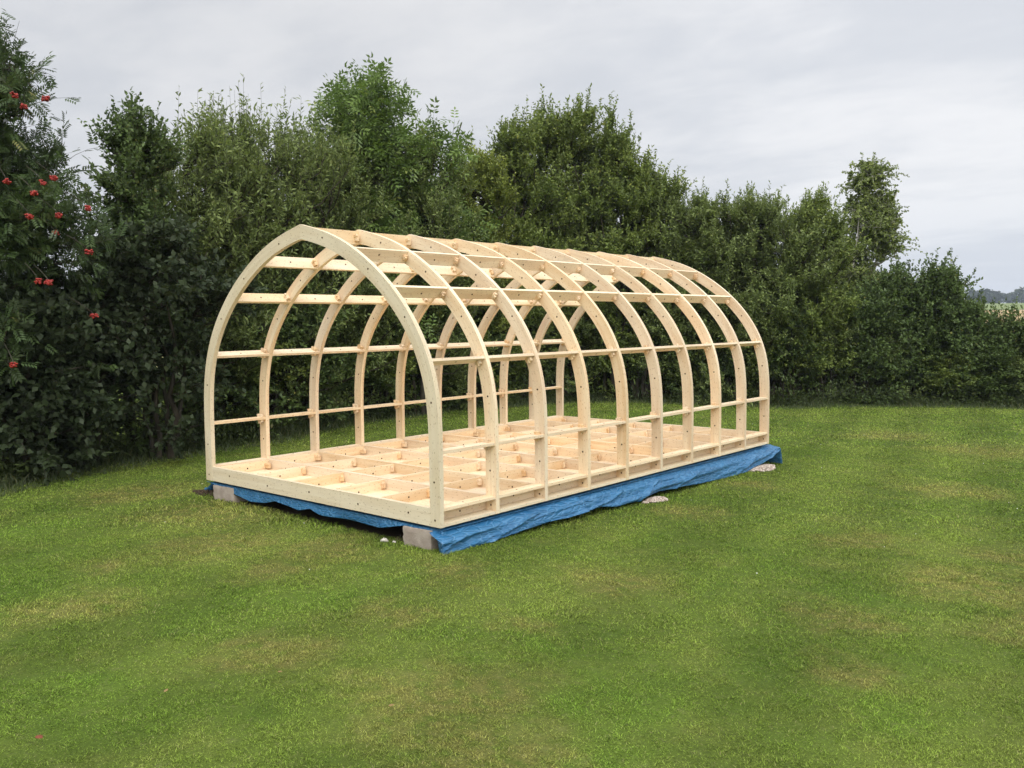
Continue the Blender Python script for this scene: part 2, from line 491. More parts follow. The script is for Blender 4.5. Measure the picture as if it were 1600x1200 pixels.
class Wood:
    """collects quads with wood-grain UVs (u along the grain, in metres)"""

    def __init__(self):
        self.v, self.f, self.uv, self.mi = [], [], [], []

    def quad(self, pts, uvs, mi=0):
        b = len(self.v)
        self.v += [tuple(p) for p in pts]
        self.f.append((b, b + 1, b + 2, b + 3))
        self.uv += [tuple(u) for u in uvs]
        self.mi.append(mi)

    def box(self, c, ax, ay, az, mi=0, ou=None, ov=None):
        """box with centre c and half-axis vectors; grain runs along ax"""
        c, ax, ay, az = (np.asarray(q, float) for q in (c, ax, ay, az))
        ou = random.uniform(0, 50) if ou is None else ou
        ov = random.uniform(0, 50) if ov is None else ov
        lx, ly, lz = (2 * np.linalg.norm(q) for q in (ax, ay, az))

        def face(o, p, q, lp, lq, off):
            pts = [c + o - p - q, c + o + p - q, c + o + p + q, c + o - p + q]
            if np.dot(np.cross(p, q), o) < 0:
                pts = pts[::-1]
                uvs = [(ou, ov + off + lq), (ou + lp, ov + off + lq), (ou + lp, ov + off), (ou, ov + off)]
            else:
                uvs = [(ou, ov + off), (ou + lp, ov + off), (ou + lp, ov + off + lq), (ou, ov + off + lq)]
            self.quad(pts, uvs, mi)
        face(az, ax, ay, lx, ly, 0.0)
        face(-az, ax, ay, lx, ly, 1.0)
        face(ay, ax, az, lx, lz, 2.0)
        face(-ay, ax, az, lx, lz, 3.0)
        face(ax, ay, az, ly, lz, 4.0)
        face(-ax, ay, az, ly, lz, 5.0)

    def plug(self, c, n, r=0.008, h=0.0012, mi=1):
        """a short round plug standing a hair proud of the face"""
        c = np.asarray(c, float)
        n = np.asarray(n, float)
        n = n / np.linalg.norm(n)
        a = np.cross(n, (0.3, 0.5, 0.81))
        a /= np.linalg.norm(a)
        b = np.cross(n, a)
        k = 8
        ring = [a * math.cos(2 * math.pi * i / k) * r + b * math.sin(2 * math.pi * i / k) * r for i in range(k)]
        for i in range(0, k, 2):
            j, l = (i + 1) % k, (i + 2) % k
            self.quad([c + n * h, c + n * h + ring[i], c + n * h + ring[j], c + n * h + ring[l]], [(0, 0)] * 4, mi)
        for i in range(k):
            j = (i + 1) % k
            self.quad([c - n * 0.004 + ring[i], c - n * 0.004 + ring[j], c + n * h + ring[j], c + n * h + ring[i]], [(0, 0)] * 4, mi)

    def build(self, name, mat, parent):
        me = np_mesh(name, np.array(self.v), np.array(self.f), 4, uv=np.array(self.uv), mat_idx=self.mi)
        return link(name, me, parent, (mat, M_HOLE))


frame = empty('arched_timber_frame', (0, 0, 0))
tag(frame, 'unfinished pale timber barrel frame of pointed arches on a gridded wooden base', 'timber frame')

# joint levels along the arch (arc length from the foot); found from the heights they stand at
s_of_z = lambda z: float(np.interp(z, dense[:, 1], dl))
S_P = [s_of_z(0.540), s_of_z(1.205), s_of_z(1.748), s_of_z(2.062)]
S_P0 = s_of_z(0.126)
S_HOLES = [0.5 * (s_of_z(0.13) + S_P[0]), 0.5 * (S_P[0] + S_P[1]) + 0.04, 0.5 * (S_P[1] + S_P[2]) + 0.06, 0.5 * (S_P[2] + S_P[3]), 0.5 * (S_P[3] + ARC) + 0.02]


def make_rib(idx):
    w = Wood()
    y0, y1 = idx * S, idx * S + T
    ss = np.concatenate([np.linspace(0, 0.5, 4)[:-1], np.linspace(0.5, ARC, 44)])
    p, n, t = arc(ss)
    dep = rib_depth(ss)
    inn = p - n * dep[:, None]
    # mitre at the apex: keep the inner line on the right side of the centre plane
    apex_in = p[-1][1] - 0.122
    ok = inn[:, 0] > 0.006
    inn[~ok] = (0.0, apex_in)
    inn[-1] = (0.0, apex_in)
    off = random.uniform(0, 40)
    for sg in (1, -1):
        for i in range(len(ss) - 1):
            a, b, c, d = p[i], p[i + 1], inn[i + 1], inn[i]
            u0, u1 = ss[i] + off + (7 if sg < 0 else 0), ss[i + 1] + off + (7 if sg < 0 else 0)
            dv = dep[i]
            q = lambda z, y: (sg * z[0], y, z[1])
            fl = sg > 0

            def put(pts, uvs):
                if not fl:
                    pts, uvs = pts[::-1], uvs[::-1]
                w.quad(pts, uvs)
            put([q(d, y0), q(a, y0), q(b, y0), q(c, y0)], [(u0, off), (u0, off + dv), (u1, off + dv), (u1, off)])
            put([q(a, y1), q(d, y1), q(c, y1), q(b, y1)], [(u0, off + 1 + dv), (u0, off + 1), (u1, off + 1), (u1, off + 1 + dv)])
            put([q(a, y0), q(a, y1), q(b, y1), q(b, y0)], [(u0, off + 2), (u0, off + 2 + T), (u1, off + 2 + T), (u1, off + 2)])
            put([q(d, y1), q(d, y0), q(c, y0), q(c, y1)], [(u0, off + 3), (u0, off + 3 + T), (u1, off + 3 + T), (u1, off + 3)])
        # foot
        a, d = p[0], inn[0]
        w.quad([(sg * a[0], y0, a[1]), (sg * d[0], y0, d[1]), (sg * d[0], y1, d[1]), (sg * a[0], y1, a[1])], [(off, off), (off, off + .1), (off + .04, off + .1), (off + .04, off)])
        for sh in S_HOLES + [0.06]:
            sh = sh + random.uniform(-0.012, 0.012)
            pp, nn, tt = arc(sh)
            cpt = pp[0] - nn[0] * (0.055 + random.uniform(-0.006, 0.006))
            w.plug((sg * cpt[0], y0, cpt[1]), (0, -1, 0), 0.008)
            w.plug((sg * cpt[0], y1, cpt[1]), (0, 1, 0), 0.008)
    mat = M_KHAKI if idx == 0 else M_WOOD
    o = w.build('rib', mat, frame)
    if idx == 0:
        o['label'] = 'khaki-tinted front arch'
    return o


ribs = [make_rib(i) for i in range(NR)]

# purlins: boards set radially through the ribs
PT = 0.022


def purlin(s, sg, name='purlin', inset=0.006, deep=0.0, y0=0.003, y1=LEN - 0.003):
    w = Wood()
    p, n, t = arc(s)
    p, n, t = p[0], n[0], t[0]
    d = float(rib_depth(np.array([s]))[0]) - inset + deep
    c2 = p - n * (inset + d / 2)
    N3 = np.array([sg * n[0], 0, n[1]])
    T3 = np.array([sg * t[0], 0, t[1]])
    c = np.array([sg * c2[0], (y0 + y1) / 2, c2[1]])
    w.box(c, (0, (y1 - y0) / 2, 0), N3 * d / 2, T3 * PT / 2)
    for i in range(NR - 1):
        yy = i * S + T + (S - T) * 0.5 + random.uniform(-0.03, 0.03)
        for k in (1, -1):
            w.plug(c + np.array([0, yy - c[1], 0]) + T3 * k * PT / 2 + N3 * random.uniform(-.008, .008), T3 * k, 0.008)
    return w.build(name, M_WOOD, frame), c, N3, T3, d


def peg_mesh(w, c, N3, T3, side, wid=0.058, tall=0.044, lng=0.042):
    """locking block with a driven wedge, lying against the rib where a purlin passes"""
    yd = np.array([0, 1.0, 0])
    w.box(c - yd * 0.010, T3 * tall, N3 * wid * 0.42, yd * lng * 0.36)
    # the wedge: a tapered, slightly tilted strip beside the block
    tl = N3 * 0.25 + T3
    tl /= np.linalg.norm(tl)
    ac = np.cross(tl, yd)
    w.box(c - yd * 0.022 + N3 * 0.012 - T3 * 0.004, tl * tall * 1.25, ac * 0.010, yd * 0.010)


allp = []
for sg in (1, -1):
    for s in S_P:
        allp.append((s, sg) + purlin(s, sg))
for sg in (1, -1):
    for s in (S_P0,):
        purlin(s, sg, 'base_rail', 0.005)
# ridge board stands upright under the apex
w = Wood()
rz = 2.277 - 0.016
w.box((0, LEN / 2, rz - 0.056), (0, LEN / 2 - 0.003, 0), (0, 0, 0.056), (0.011, 0, 0))
for i in range(NR - 1):
    for k in (1, -1):
        w.plug((k * 0.011, i * S + 0.33, rz - 0.058 + random.uniform(-.01, .01)), (k, 0, 0), 0.008)
ridge = w.build('ridge_board', M_WOOD, frame)
for i in range(1, NR):
    yb = i * S
    for (s, sg, o, c, N3, T3, d) in allp:
        if i == NR - 1 and s == S_P[0]:
            continue
        wd = Wood()
        cc_ = np.array([c[0], yb - 0.021 * random.uniform(0.8, 1.15), c[2]]) + N3 * random.uniform(-0.014, 0.004)
        peg_mesh(wd, cc_, N3, T3, sg, 0.058 * random.uniform(0.85, 1.15), 0.040 * random.uniform(0.85, 1.12))
        po = wd.build('peg', M_PEG if random.random() < 0.3 else M_WOOD, ribs[i])
    wd = Wood()
    peg_mesh(wd, np.array([0.0, yb - 0.021, rz - 0.06]), np.array([0, 0, 1.0]), np.array([1.0, 0, 0]), 1, 0.06, 0.040)
    wd.build('peg', M_PEG if random.random() < 0.4 else M_WOOD, ribs[i])

# base: cross beams, joists, side webs, bottom flanges and floor panels
IN = HW - 0.104
cross = []
for i in range(NR):
    w = Wood()
    off = 0.0015 if i == 0 else 0.0
    w.box((0, i * S + T / 2 + off / 2, BH / 2), (IN + 0.0005, 0, 0), (0, 0, BH / 2), (0, T / 2 - off, 0))
    for x in np.linspace(-1.2, 1.2, 5):
        xx = x + 0.04 + random.uniform(-0.02, 0.02)
        w.plug((xx, i * S + (0.001 if i == 0 else 0.0), BH * 0.52 + random.uniform(-.012, .012)), (0, -1, 0), 0.008)
        w.plug((xx, i * S + T, BH * 0.52), (0, 1, 0), 0.008)
    o = w.build('cross_beam', M_KHAKI if i == 0 else M_WOOD, frame)
    if i == 0:
        o['label'] = 'khaki-tinted front beam'
    cross.append(o)
JX = [-0.85, -0.28, 0.28, 0.85]
for x in JX + [-1.452, 1.452]:
    w = Wood()
    side = abs(x) > 1
    w.box((x, LEN / 2, 0.021 + 0.0525), (0, LEN / 2 - 0.041, 0), (0, 0, 0.051 if side else 0.0515), (0.011, 0, 0))
    for i in range(NR - 1):
        for k in (1, -1):
            w.plug((x + k * 0.011, i * S + 0.33 + random.uniform(-.03, .03), 0.072 + random.uniform(-.015, .015)), (k, 0, 0), 0.008)
    w.build('side_web' if side else 'joist', M_WOOD, frame)
for sg in (1, -1):
    w = Wood()
    w.box((sg * (HW - 0.003 - 0.070), LEN / 2, 0.0105), (0, LEN / 2 - 0.041, 0), (0.070, 0, 0), (0, 0, 0.0105))
    w.build('bottom_flange', M_PALE, frame)
for i in range(NR - 1):
    w = Wood()
    w.box((0, i * S + T + (S - T) / 2, 0.030), (1.428, 0, 0), (0, (S - T) / 2 - 0.001, 0), (0, 0, 0.008))
    w.build('floor_panel', M_WOOD, frame)
for i in range(1, NR):
    for x in JX + [-1.43, 1.43]:
        wd = Wood()
        sh = -0.012 if x > 0 else 0.012
        c = np.array([x - 0.0 + (0 if abs(x) < 1 else sh), i * S - 0.021, 0.080 + random.uniform(-.005, .005)])
        peg_mesh(wd, c, np.array([0, 0, 1.0]), np.array([1.0, 0, 0]), 1, 0.060 * random.uniform(.85, 1.15), 0.036 * random.uniform(0.85, 1.1))
        wd.build('wedge', M_PEG if random.random() < 0.55 else M_WOOD, cross[i])

# ================================================================== tarpaulin
HEM_F = np.array([(-1.62, -0.02), (-1.478, -0.035), (-1.142, -0.09), (-1.006, -0.103), (-0.852, -0.122), (-0.641, -0.106), (-0.484, -0.071), (-0.315, -0.083),
                  (-0.142, -0.104), (0.02, -0.068), (0.131, -0.100), (0.217, -0.104), (0.522, -0.092), (0.741, -0.101), (0.907, -0.097), (1.175, -0.040), (1.47, -0.048), (1.56, -0.06)])
HEM_R1 = np.array([(-0.06, -0.185), (0.16, -0.180), (0.44, -0.178), (0.73, -0.168), (1.09, -0.155), (1.385, -0.158), (1.66, -0.146)])
HEM_R2 = np.array([(1.60, -0.16), (1.94, -0.165), (2.14, -0.195), (2.56, -0.215), (2.90, -0.175), (3.27, -0.195), (3.65, -0.215), (4.21, -0.240), (4.74, -0.246), (5.15, -0.181), (5.46, -0.105), (5.56, -0.085)])


def wob(a, b, seed):
    r = np.random.default_rng(seed)
    o = np.zeros_like(a)
    for k in range(7):
        fa, fb, ph, am = r.uniform(2, 16), r.uniform(-3, 8), r.uniform(0, 6.28), 1 / (1.0 + k * 0.5)
        o += am * np.sin(fa * a + fb * b * 3 + ph)
    return 0.55 * (np.abs(o) - 0.9) / 2.2 + 0.6 * o / 3.0


tv, tf = [], []


def sheet(P):
    nu, nv = P.shape[:2]
    b = sum(len(q) for q in tv)
    tv.append(P.reshape(-1, 3))
    i, j = np.meshgrid(np.arange(nu - 1), np.arange(nv - 1), indexing='ij')
    k = (i * nv + j + b).ravel()
    tf.append(np.stack([k, k + nv, k + nv + 1, k + 1], 1))


# sheet lying over the blocks, under the base
u, v = np.meshgrid(np.linspace(-1.56, 1.56, 40), np.linspace(0.03, 5.50, 60), indexing='ij')
sheet(np.stack([u, v, -0.030 + 0.006 * wob(u * 0.5, v * 0.4, 1)], -1))
# front hem
u, v = np.meshgrid(np.linspace(-1.60, 1.575, 220), np.linspace(0, 1, 14), indexing='ij')
hz = np.interp(u, HEM_F[:, 0], HEM_F[:, 1])
fl = 0.022 * wob(u * 0.9, v * 0.1, 2) * v + 0.010 * wob(u * 1.7, v * 0.5, 3) * v
sheet(np.stack([u, 0.030 - 0.012 * v + fl, -0.024 + (hz + 0.024) * v], -1))


def side(hem, y0, y1, xo, seed, n):
    u, v = np.meshgrid(np.linspace(y0, y1, n), np.linspace(0, 1, 22), indexing='ij')
    hz = np.interp(u, hem[:, 0], hem[:, 1])
    out = smooth(0, 0.35, v)
    x = 1.53 + (xo - 1.53) * out + 0.035 * v
    # slanting folds gathered under the edge and a loose belly
    f = 0.030 * wob(u * 0.30 + 0.55 * v, v * 0.3, seed) * out + 0.009 * wob(u * 0.8 - 1.0 * v, v * 0.5, seed + 1) * out
    sl = np.abs(((u * 1.1 + v * 0.75 + 0.25 * np.sin(u * 2.3)) % 1.0) - 0.5)
    f = f + 0.026 * np.exp(-(sl / 0.06) ** 2) * out * (1 - 0.4 * v)
    z = -0.026 + (hz + 0.026) * v ** 0.85 + 0.004 * wob(u, v * 3, seed + 5) * v
    return x + f, u, z


x, y, z = side(HEM_R1, -0.055, 1.665, 1.615, 21, 130)
sheet(np.stack([x + 0.02 * smooth(1.2, 1.66, y), y, z], -1))
x, y, z = side(HEM_R2, 1.60, 5.56, 1.585, 34, 260)
flare = smooth(4.6, 5.55, y) * np.clip((-0.02 - z) / 0.08, 0, 1)
sheet(np.stack([x + 0.065 * flare, y, z], -1))
# corner wrap at the front and the back end
u, v = np.meshgrid(np.linspace(0, 1, 12), np.linspace(0, 1, 16), indexing='ij')
hx = 1.52 + 0.11 * smooth(0, 1, u) * smooth(0, 0.4, v) + 0.03 * v * u
sheet(np.stack([hx, 0.018 - 0.073 * u + 0.006 * np.sin(6 * v + 3 * u), -0.026 + (np.where(u > 0.45, -0.185, -0.06 - 0.1 * u) + 0.026) * v], -1))
u, v = np.meshgrid(np.linspace(1.67, -1.55, 90), np.linspace(0, 1, 12), indexing='ij')
sheet(np.stack([u, 5.56 + 0.05 * v + 0.02 * wob(u * 0.7, v, 51) * v, -0.028 + np.interp(u, [-1.55, 1.4, 1.67], [-0.2, -0.235, -0.225]) * v - 0.035 * smooth(1.5, 1.67, u) * (1 - v)], -1))
# loose tip lying on the grass beyond the left block
u, v = np.meshgrid(np.linspace(0, 1, 20), np.linspace(0, 1, 14), indexing='ij')
wid = 0.30 * (1 - 0.75 * u)
sheet(np.stack([-1.52 - 0.40 * u, 0.10 + wid * v + 0.05 * u, -0.035 - 0.115 * smooth(0, 0.95, u) + 0.02 * np.sin(9 * v + 4 * u) - 0.03 * v], -1))
me = np_mesh('blue_tarpaulin', np.concatenate(tv), np.concatenate(tf), 4, shade=True)
tarp = link('blue_tarpaulin', me, None, (M_TARP,))
tag(tarp, 'crumpled blue plastic tarpaulin hanging out from under the timber frame base', 'tarpaulin')
sol = tarp.modifiers.new('thickness', 'SOLIDIFY')
sol.thickness = 0.0015


# ================================================================== blocks, gravel, stones, small litter
def rough_block(name, cx, cy, zb, zt, lx, ly, rot, label, seed):
    n = 10
    r = np.random.default_rng(seed)
    vs, fs = [], []
    for ax in range(3):
        for sgn in (-1, 1):
            a, b = np.meshgrid(np.linspace(-1, 1, n), np.linspace(-1, 1, n), indexing='ij')
            P = np.zeros((n, n, 3))
            P[..., ax] = sgn
            P[..., (ax + 1) % 3] = a
            P[..., (ax + 2) % 3] = b
            base = sum(len(q) for q in vs)
            vs.append(P.reshape(-1, 3))
            i, j = np.meshgrid(np.arange(n - 1), np.arange(n - 1), indexing='ij')
            k = (i * n + j + base).ravel()
            q = np.stack([k, k + n, k + n + 1, k + 1], 1)
            fs.append(q if sgn > 0 else q[:, ::-1])
    P = np.concatenate(vs)
    hs = np.array([lx / 2, ly / 2, (zt - zb) / 2])
    Q = P * hs
    # chipped arrises and a rough face
    edge = np.sort(np.abs(P), axis=1)[:, 1]
    key = np.round(P * 50).astype(int)
    hsh = np.sin(key @ np.array([12.9898, 78.233, 37.719])) * 43758.5453
    rnd = hsh - np.floor(hsh)
    Q *= (1 - 0.05 * smooth(0.85, 1.0, edge) * rnd - 0.010 * rnd)[:, None]
    me = np_mesh(name, Q, np.concatenate(fs), 4)
    o = link(name, me, None, (M_CONC,))
    o.location = (cx, cy, (zb + zt) / 2)
    o.rotation_euler = (0, 0, rot)
    tag(o, label, 'concrete block', 'concrete blocks carrying the timber base')
    return o


rough_block('concrete_block', 1.335, 0.20, -0.225, -0.036, 0.30, 0.42, 0.0, 'rough concrete block under the near corner of the timber base beside blue sheet', 1)
rough_block('concrete_block', -1.31, 0.12, -0.215, -0.036, 0.33, 0.22, 0.04, 'pale concrete block under the far left front corner of the timber base', 2)


def pebbles(cx, cy, rx, ry, hgt, n, r0, r1, seed):
    r = np.random.default_rng(seed)
    ico = np.array([(0, 0, 1), (1, 0, 0), (0, 1, 0), (-1, 0, 0), (0, -1, 0), (0, 0, -1)], float)
    fc = np.array([(0, 1, 2), (0, 2, 3), (0, 3, 4), (0, 4, 1), (5, 2, 1), (5, 3, 2), (5, 4, 3), (5, 1, 4)])
    a = r.uniform(0, 2 * np.pi, n)
    rad = np.sqrt(r.uniform(0, 1, n)) * (1 + 0.15 * np.sin(3 * a + seed))
    px, py = cx + rx * rad * np.cos(a), cy + ry * rad * np.sin(a)
    pz = ground_z(px, py) + hgt * np.clip(1 - rad ** 2, 0, 1) + r.uniform(0, 0.006, n)
    sz = r.uniform(r0, r1, n)
    V = np.repeat(ico[None], n, 0) * r.uniform(0.6, 1.15, (n, 6, 1)) * sz[:, None, None] * np.array([1, 1, 0.75])
    th = r.uniform(0, 6.28, n)
    c, s = np.cos(th), np.sin(th)
    X = V[..., 0] * c[:, None] - V[..., 1] * s[:, None]
    Y = V[..., 0] * s[:, None] + V[..., 1] * c[:, None]
    V = np.stack([X, Y, V[..., 2]], -1) + np.stack([px, py, pz], -1)[:, None]
    Fc = (fc[None] + (np.arange(n) * 6)[:, None, None]).reshape(-1, 3)
    return V.reshape(-1, 3), Fc, np.repeat(r.uniform(0, 1, n), 8)


for k, (cx, cy, rx, ry, hg, lab) in enumerate([(1.65, 2.78, 0.085, 0.17, 0.022, 'small pale gravel bed showing under the tarpaulin midway along the right side'),
                                               (1.65, 5.10, 0.11, 0.30, 0.035, 'larger heap of pinkish gravel under the lifted tarpaulin at the far corner')]):
    V, Fc, var = pebbles(cx, cy, rx, ry, hg, 900 if k else 500, 0.008, 0.019, 70 + k)
    o = link('gravel', np_mesh('gravel', V, Fc, 3, var=var), None, (M_GRAVEL,))
    tag(o, lab, 'gravel bed', kind='stuff')
V, Fc, var = pebbles(-1.80, 0.13, 0.2, 0.10, 0.02, 260, 0.008, 0.02, 80)
o = link('soil', np_mesh('soil', V, Fc, 3, var=var), None, (M_SOIL,))
tag(o, 'crumbs of dark soil beside the loose tarpaulin tip', 'soil', kind='stuff')
V, Fc, var = pebbles(1.10, 0.16, 0.16, 0.16, 0.008, 300, 0.006, 0.016, 81)
o = link('soil', np_mesh('soil', V, Fc, 3, var=var), None, (M_SOIL,))
tag(o, 'loose dark soil in the hollow beside the near concrete block', 'soil', kind='stuff')


def stone(x, y, r, label, seed):
    n_u, n_v = 12, 7
    rr = np.random.default_rng(seed)
    ph = rr.uniform(0, 6, 4)
    a, b = np.meshgrid(np.linspace(0, 2 * np.pi, n_u, endpoint=False), np.linspace(-1.35, 1.35, n_v), indexing='ij')
    k = r * (1 + 0.22 * np.sin(2 * a + ph[0]) * np.cos(b * 2 + ph[1]) + 0.12 * np.sin(5 * a + ph[2] + 3 * b))
    P = np.stack([k * np.cos(a) * np.cos(b) * 1.3, k * np.sin(a) * np.cos(b), k * 0.65 * np.sin(b)], -1).reshape(-1, 3)
    i, j = np.meshgrid(np.arange(n_u), np.arange(n_v - 1), indexing='ij')
    q = np.stack([i * n_v + j, ((i + 1) % n_u) * n_v + j, ((i + 1) % n_u) * n_v + j + 1, i * n_v + j + 1], -1).reshape(-1, 4)
    o = link('stone', np_mesh('stone', P, q, 4), None, (M_STONE,))
    o.location = (x, y, float(ground_z(x, y)) + r * 0.4)
    tag(o, label, 'stone', 'pale stones by the near block')


stone(1.00, -0.03, 0.026, 'pale chunk of stone, the larger one, in the hollow left of the near concrete block', 3)
stone(1.085, -0.005, 0.014, 'little pale pebble between the larger stone chunk and the near concrete block', 4)


def fallen_leaf(x, y, size, rot, mat, label):
    n = 9
    t = np.linspace(0, 1, n)
    wd = 0.34 * np.sin(np.pi * t ** 0.8) + 0.01
    P = []
    for i in range(n):
        for k in (-1, 0, 1):
            P.append((t[i] - 0.5, k * wd[i], 0.22 * abs(k) * wd[i] + 0.10 * (t[i] - 0.5) ** 2 * 4 * 0.5))
    P = np.array(P) * size
    q = []
    for i in range(n - 1):
        for k in (0, 1):
            q.append((i * 3 + k, (i + 1) * 3 + k, (i + 1) * 3 + k + 1, i * 3 + k + 1))
    o = link('fallen_leaf', np_mesh('fallen_leaf', P, np.array(q), 4, shade=True), None, (mat,))
    o.location = (x, y, float(ground_z(x, y)) + 0.030)
    o.rotation_euler = (random.uniform(-.3, .3), random.uniform(-.3, .3), rot)
    sm = o.modifiers.new('thickness', 'SOLIDIFY')
    sm.thickness = 0.0008
    tag(o, label, 'leaf', 'fallen leaves on the lawn')


def on_lawn(px, py):
    d = F_ * FPX + (px - 800) * R_ - (py - 600) * U_
    k = (-0.18 - 0.017 * CAM[1] - CAM[2]) / (d[2] + 0.017 * d[1])
    p = CAM + d * k
    return p[0], p[1]


fallen_leaf(*on_lawn(62, 1161), 0.036, 0.3, M_LEAFBR, 'reddish brown fallen leaf on the grass in the bottom left corner of the lawn')
fallen_leaf(*on_lawn(612, 1113), 0.026, 1.2, M_LEAFTAN, 'tan curled fallen leaf by the dry straw patch at the bottom of the lawn')
fallen_leaf(*on_lawn(260, 1088), 0.026, 2.2, M_LEAFTAN, 'tan fallen leaf on bright grass between the red leaf and the dry patch')
fallen_leaf(*on_lawn(438, 1060), 0.022, 0.8, M_LEAFTAN, 'small tan fallen leaf alone on plain grass below the front of the frame')

# ================================================================== ground sheet and far fields
def graded(n, near, far):
    t = np.linspace(-1, 1, n)
    return np.sign(t) * (near * np.abs(t) + (far - near) * np.abs(t) ** 6)


gx = graded(221, 26, 1500) + 0.0
gy = graded(221, 26, 1500) + 4.0
X, Y = np.meshgrid(gx, gy, indexing='ij')
Z = ground_z(X, Y)
n = 221
i, j = np.meshgrid(np.arange(n - 1), np.arange(n - 1), indexing='ij')
k = (i * n + j).ravel()
q = np.stack([k, k + n, k + n + 1, k + 1], 1)
cxm, cym = X.ravel()[q].mean(1), Y.ravel()[q].mean(1)
mi = (np.hypot(cxm - 3, cym - 4) > 32).astype(int)
o = link('ground', np_mesh('ground', np.stack([X, Y, Z], -1).reshape(-1, 3), q, 4, mat_idx=mi, shade=True), None, (M_LAWN, M_FIELD))
tag(o, kind='structure')


def field(name, r0, r1, a0, a1, mat, lift):
    """sheet over the rising land, bounded by two distances and two bearings"""
    a, r = np.meshgrid(np.radians(np.linspace(a0, a1, 60)), np.linspace(r0, r1, 40), indexing='ij')
    x = CAM[0] + r * np.sin(a)
    y = CAM[1] + r * np.cos(a)
    P = np.stack([x, y, ground_z(x, y) + lift], -1)
    i, j = np.meshgrid(np.arange(59), np.arange(39), indexing='ij')
    k = (i * 40 + j).ravel()
    o = link(name, np_mesh(name, P.reshape(-1, 3), np.stack([k, k + 1, k + 41, k + 40], 1), 4, shade=True), None, (mat,))
    tag(o, kind='structure')


field('barley_field', 45, 345, -55, 55, M_BARLEY, 0.30)
field('pasture', 352, 640, -75, 60, M_PASTURE, 0.35)

# far-off wood: one mass of crowns on the rise
rw = np.random.default_rng(5)
nt = 620
a = np.radians(rw.uniform(-75, 45, nt))
r = rw.uniform(650, 760, nt)
tx, ty = CAM[0] + r * np.sin(a), CAM[1] + r * np.cos(a)
th = rw.uniform(7.5, 12.5, nt) + 1.5 * np.sin(a * 40)
per = 130
dv = rw.normal(size=(nt, per, 3))
dv /= np.linalg.norm(dv, axis=2)[..., None]
rad = rw.uniform(0.7, 1.0, (nt, per, 1))
cpos = np.stack([tx, ty, ground_z(tx, ty) + th * 0.5], -1)[:, None] + dv * rad * np.stack([th * 0.45, th * 0.45, th * 0.52], -1)[:, None]
cpos = cpos.reshape(-1, 3)
nrm = dv.reshape(-1, 3) + rw.normal(size=(nt * per, 3)) * 0.5
nrm /= np.linalg.norm(nrm, axis=1)[:, None]
t1 = np.cross(nrm, rw.normal(size=nrm.shape))
t1 /= np.linalg.norm(t1, axis=1)[:, None]
t2 = np.cross(nrm, t1)
sz = rw.uniform(0.6, 1.3, (len(nrm), 1))
V = np.stack([cpos - t1 * sz, cpos - t2 * sz * 0.8, cpos + t1 * sz, cpos + t2 * sz * 0.8], 1).reshape(-1, 3)
o = link('distant_woods', np_mesh('distant_woods', V, np.arange(len(V)).reshape(-1, 4), 4, var=rw.uniform(0, 1, len(nrm))), None, (M_WOODS,))
tag(o, 'far dark blue-green wood on the skyline beyond the barley field', 'wood', kind='stuff')

# ================================================================== trees and shrubs
def unit(v):
    return v / np.maximum(np.linalg.norm(v, axis=-1, keepdims=True), 1e-9)


def tubes(lines, radii, sides):
    """lines (n,m,3), radii (n,m): tapered tubes"""
    n, m_, _ = lines.shape
    tan = unit(np.gradient(lines, axis=1))
    ref = np.where(np.abs(tan[..., 2:3]) > 0.9, np.array([1.0, 0, 0]), np.array([0, 0, 1.0]))
    a = unit(np.cross(tan, ref))
    b = np.cross(tan, a)
    th = np.arange(sides) * 2 * np.pi / sides
    V = lines[:, :, None] + radii[:, :, None, None] * (a[:, :, None] * np.cos(th)[:, None] + b[:, :, None] * np.sin(th)[:, None])
    idx = np.arange(n * m_ * sides).reshape(n, m_, sides)
    A = idx[:, :-1]
    B = idx[:, 1:]
    Fq = np.stack([A, np.roll(A, -1, 2), np.roll(B, -1, 2), B], -1).reshape(-1, 4)
    return V.reshape(-1, 3), Fq


def leaves(P, D, N, L, W, r, droop=0.12):
    """pointed leaves: base, two shoulders, tip"""
    S_ = unit(np.cross(D, N))
    N = np.cross(S_, D)
    L = L[:, None]
    W = W[:, None]
    a = P
    b = P + D * L * 0.45 + S_ * W * 0.5 + N * W * 0.12
    c = P + D * L - N * L * droop
    d = P + D * L * 0.45 - S_ * W * 0.5 + N * W * 0.12
    V = np.stack([a, b, c, d], 1).reshape(-1, 3)
    return V, np.arange(len(V)).reshape(-1, 4)


def rotz(r, n):
    v = r.normal(size=(n, 3))
    return unit(v)


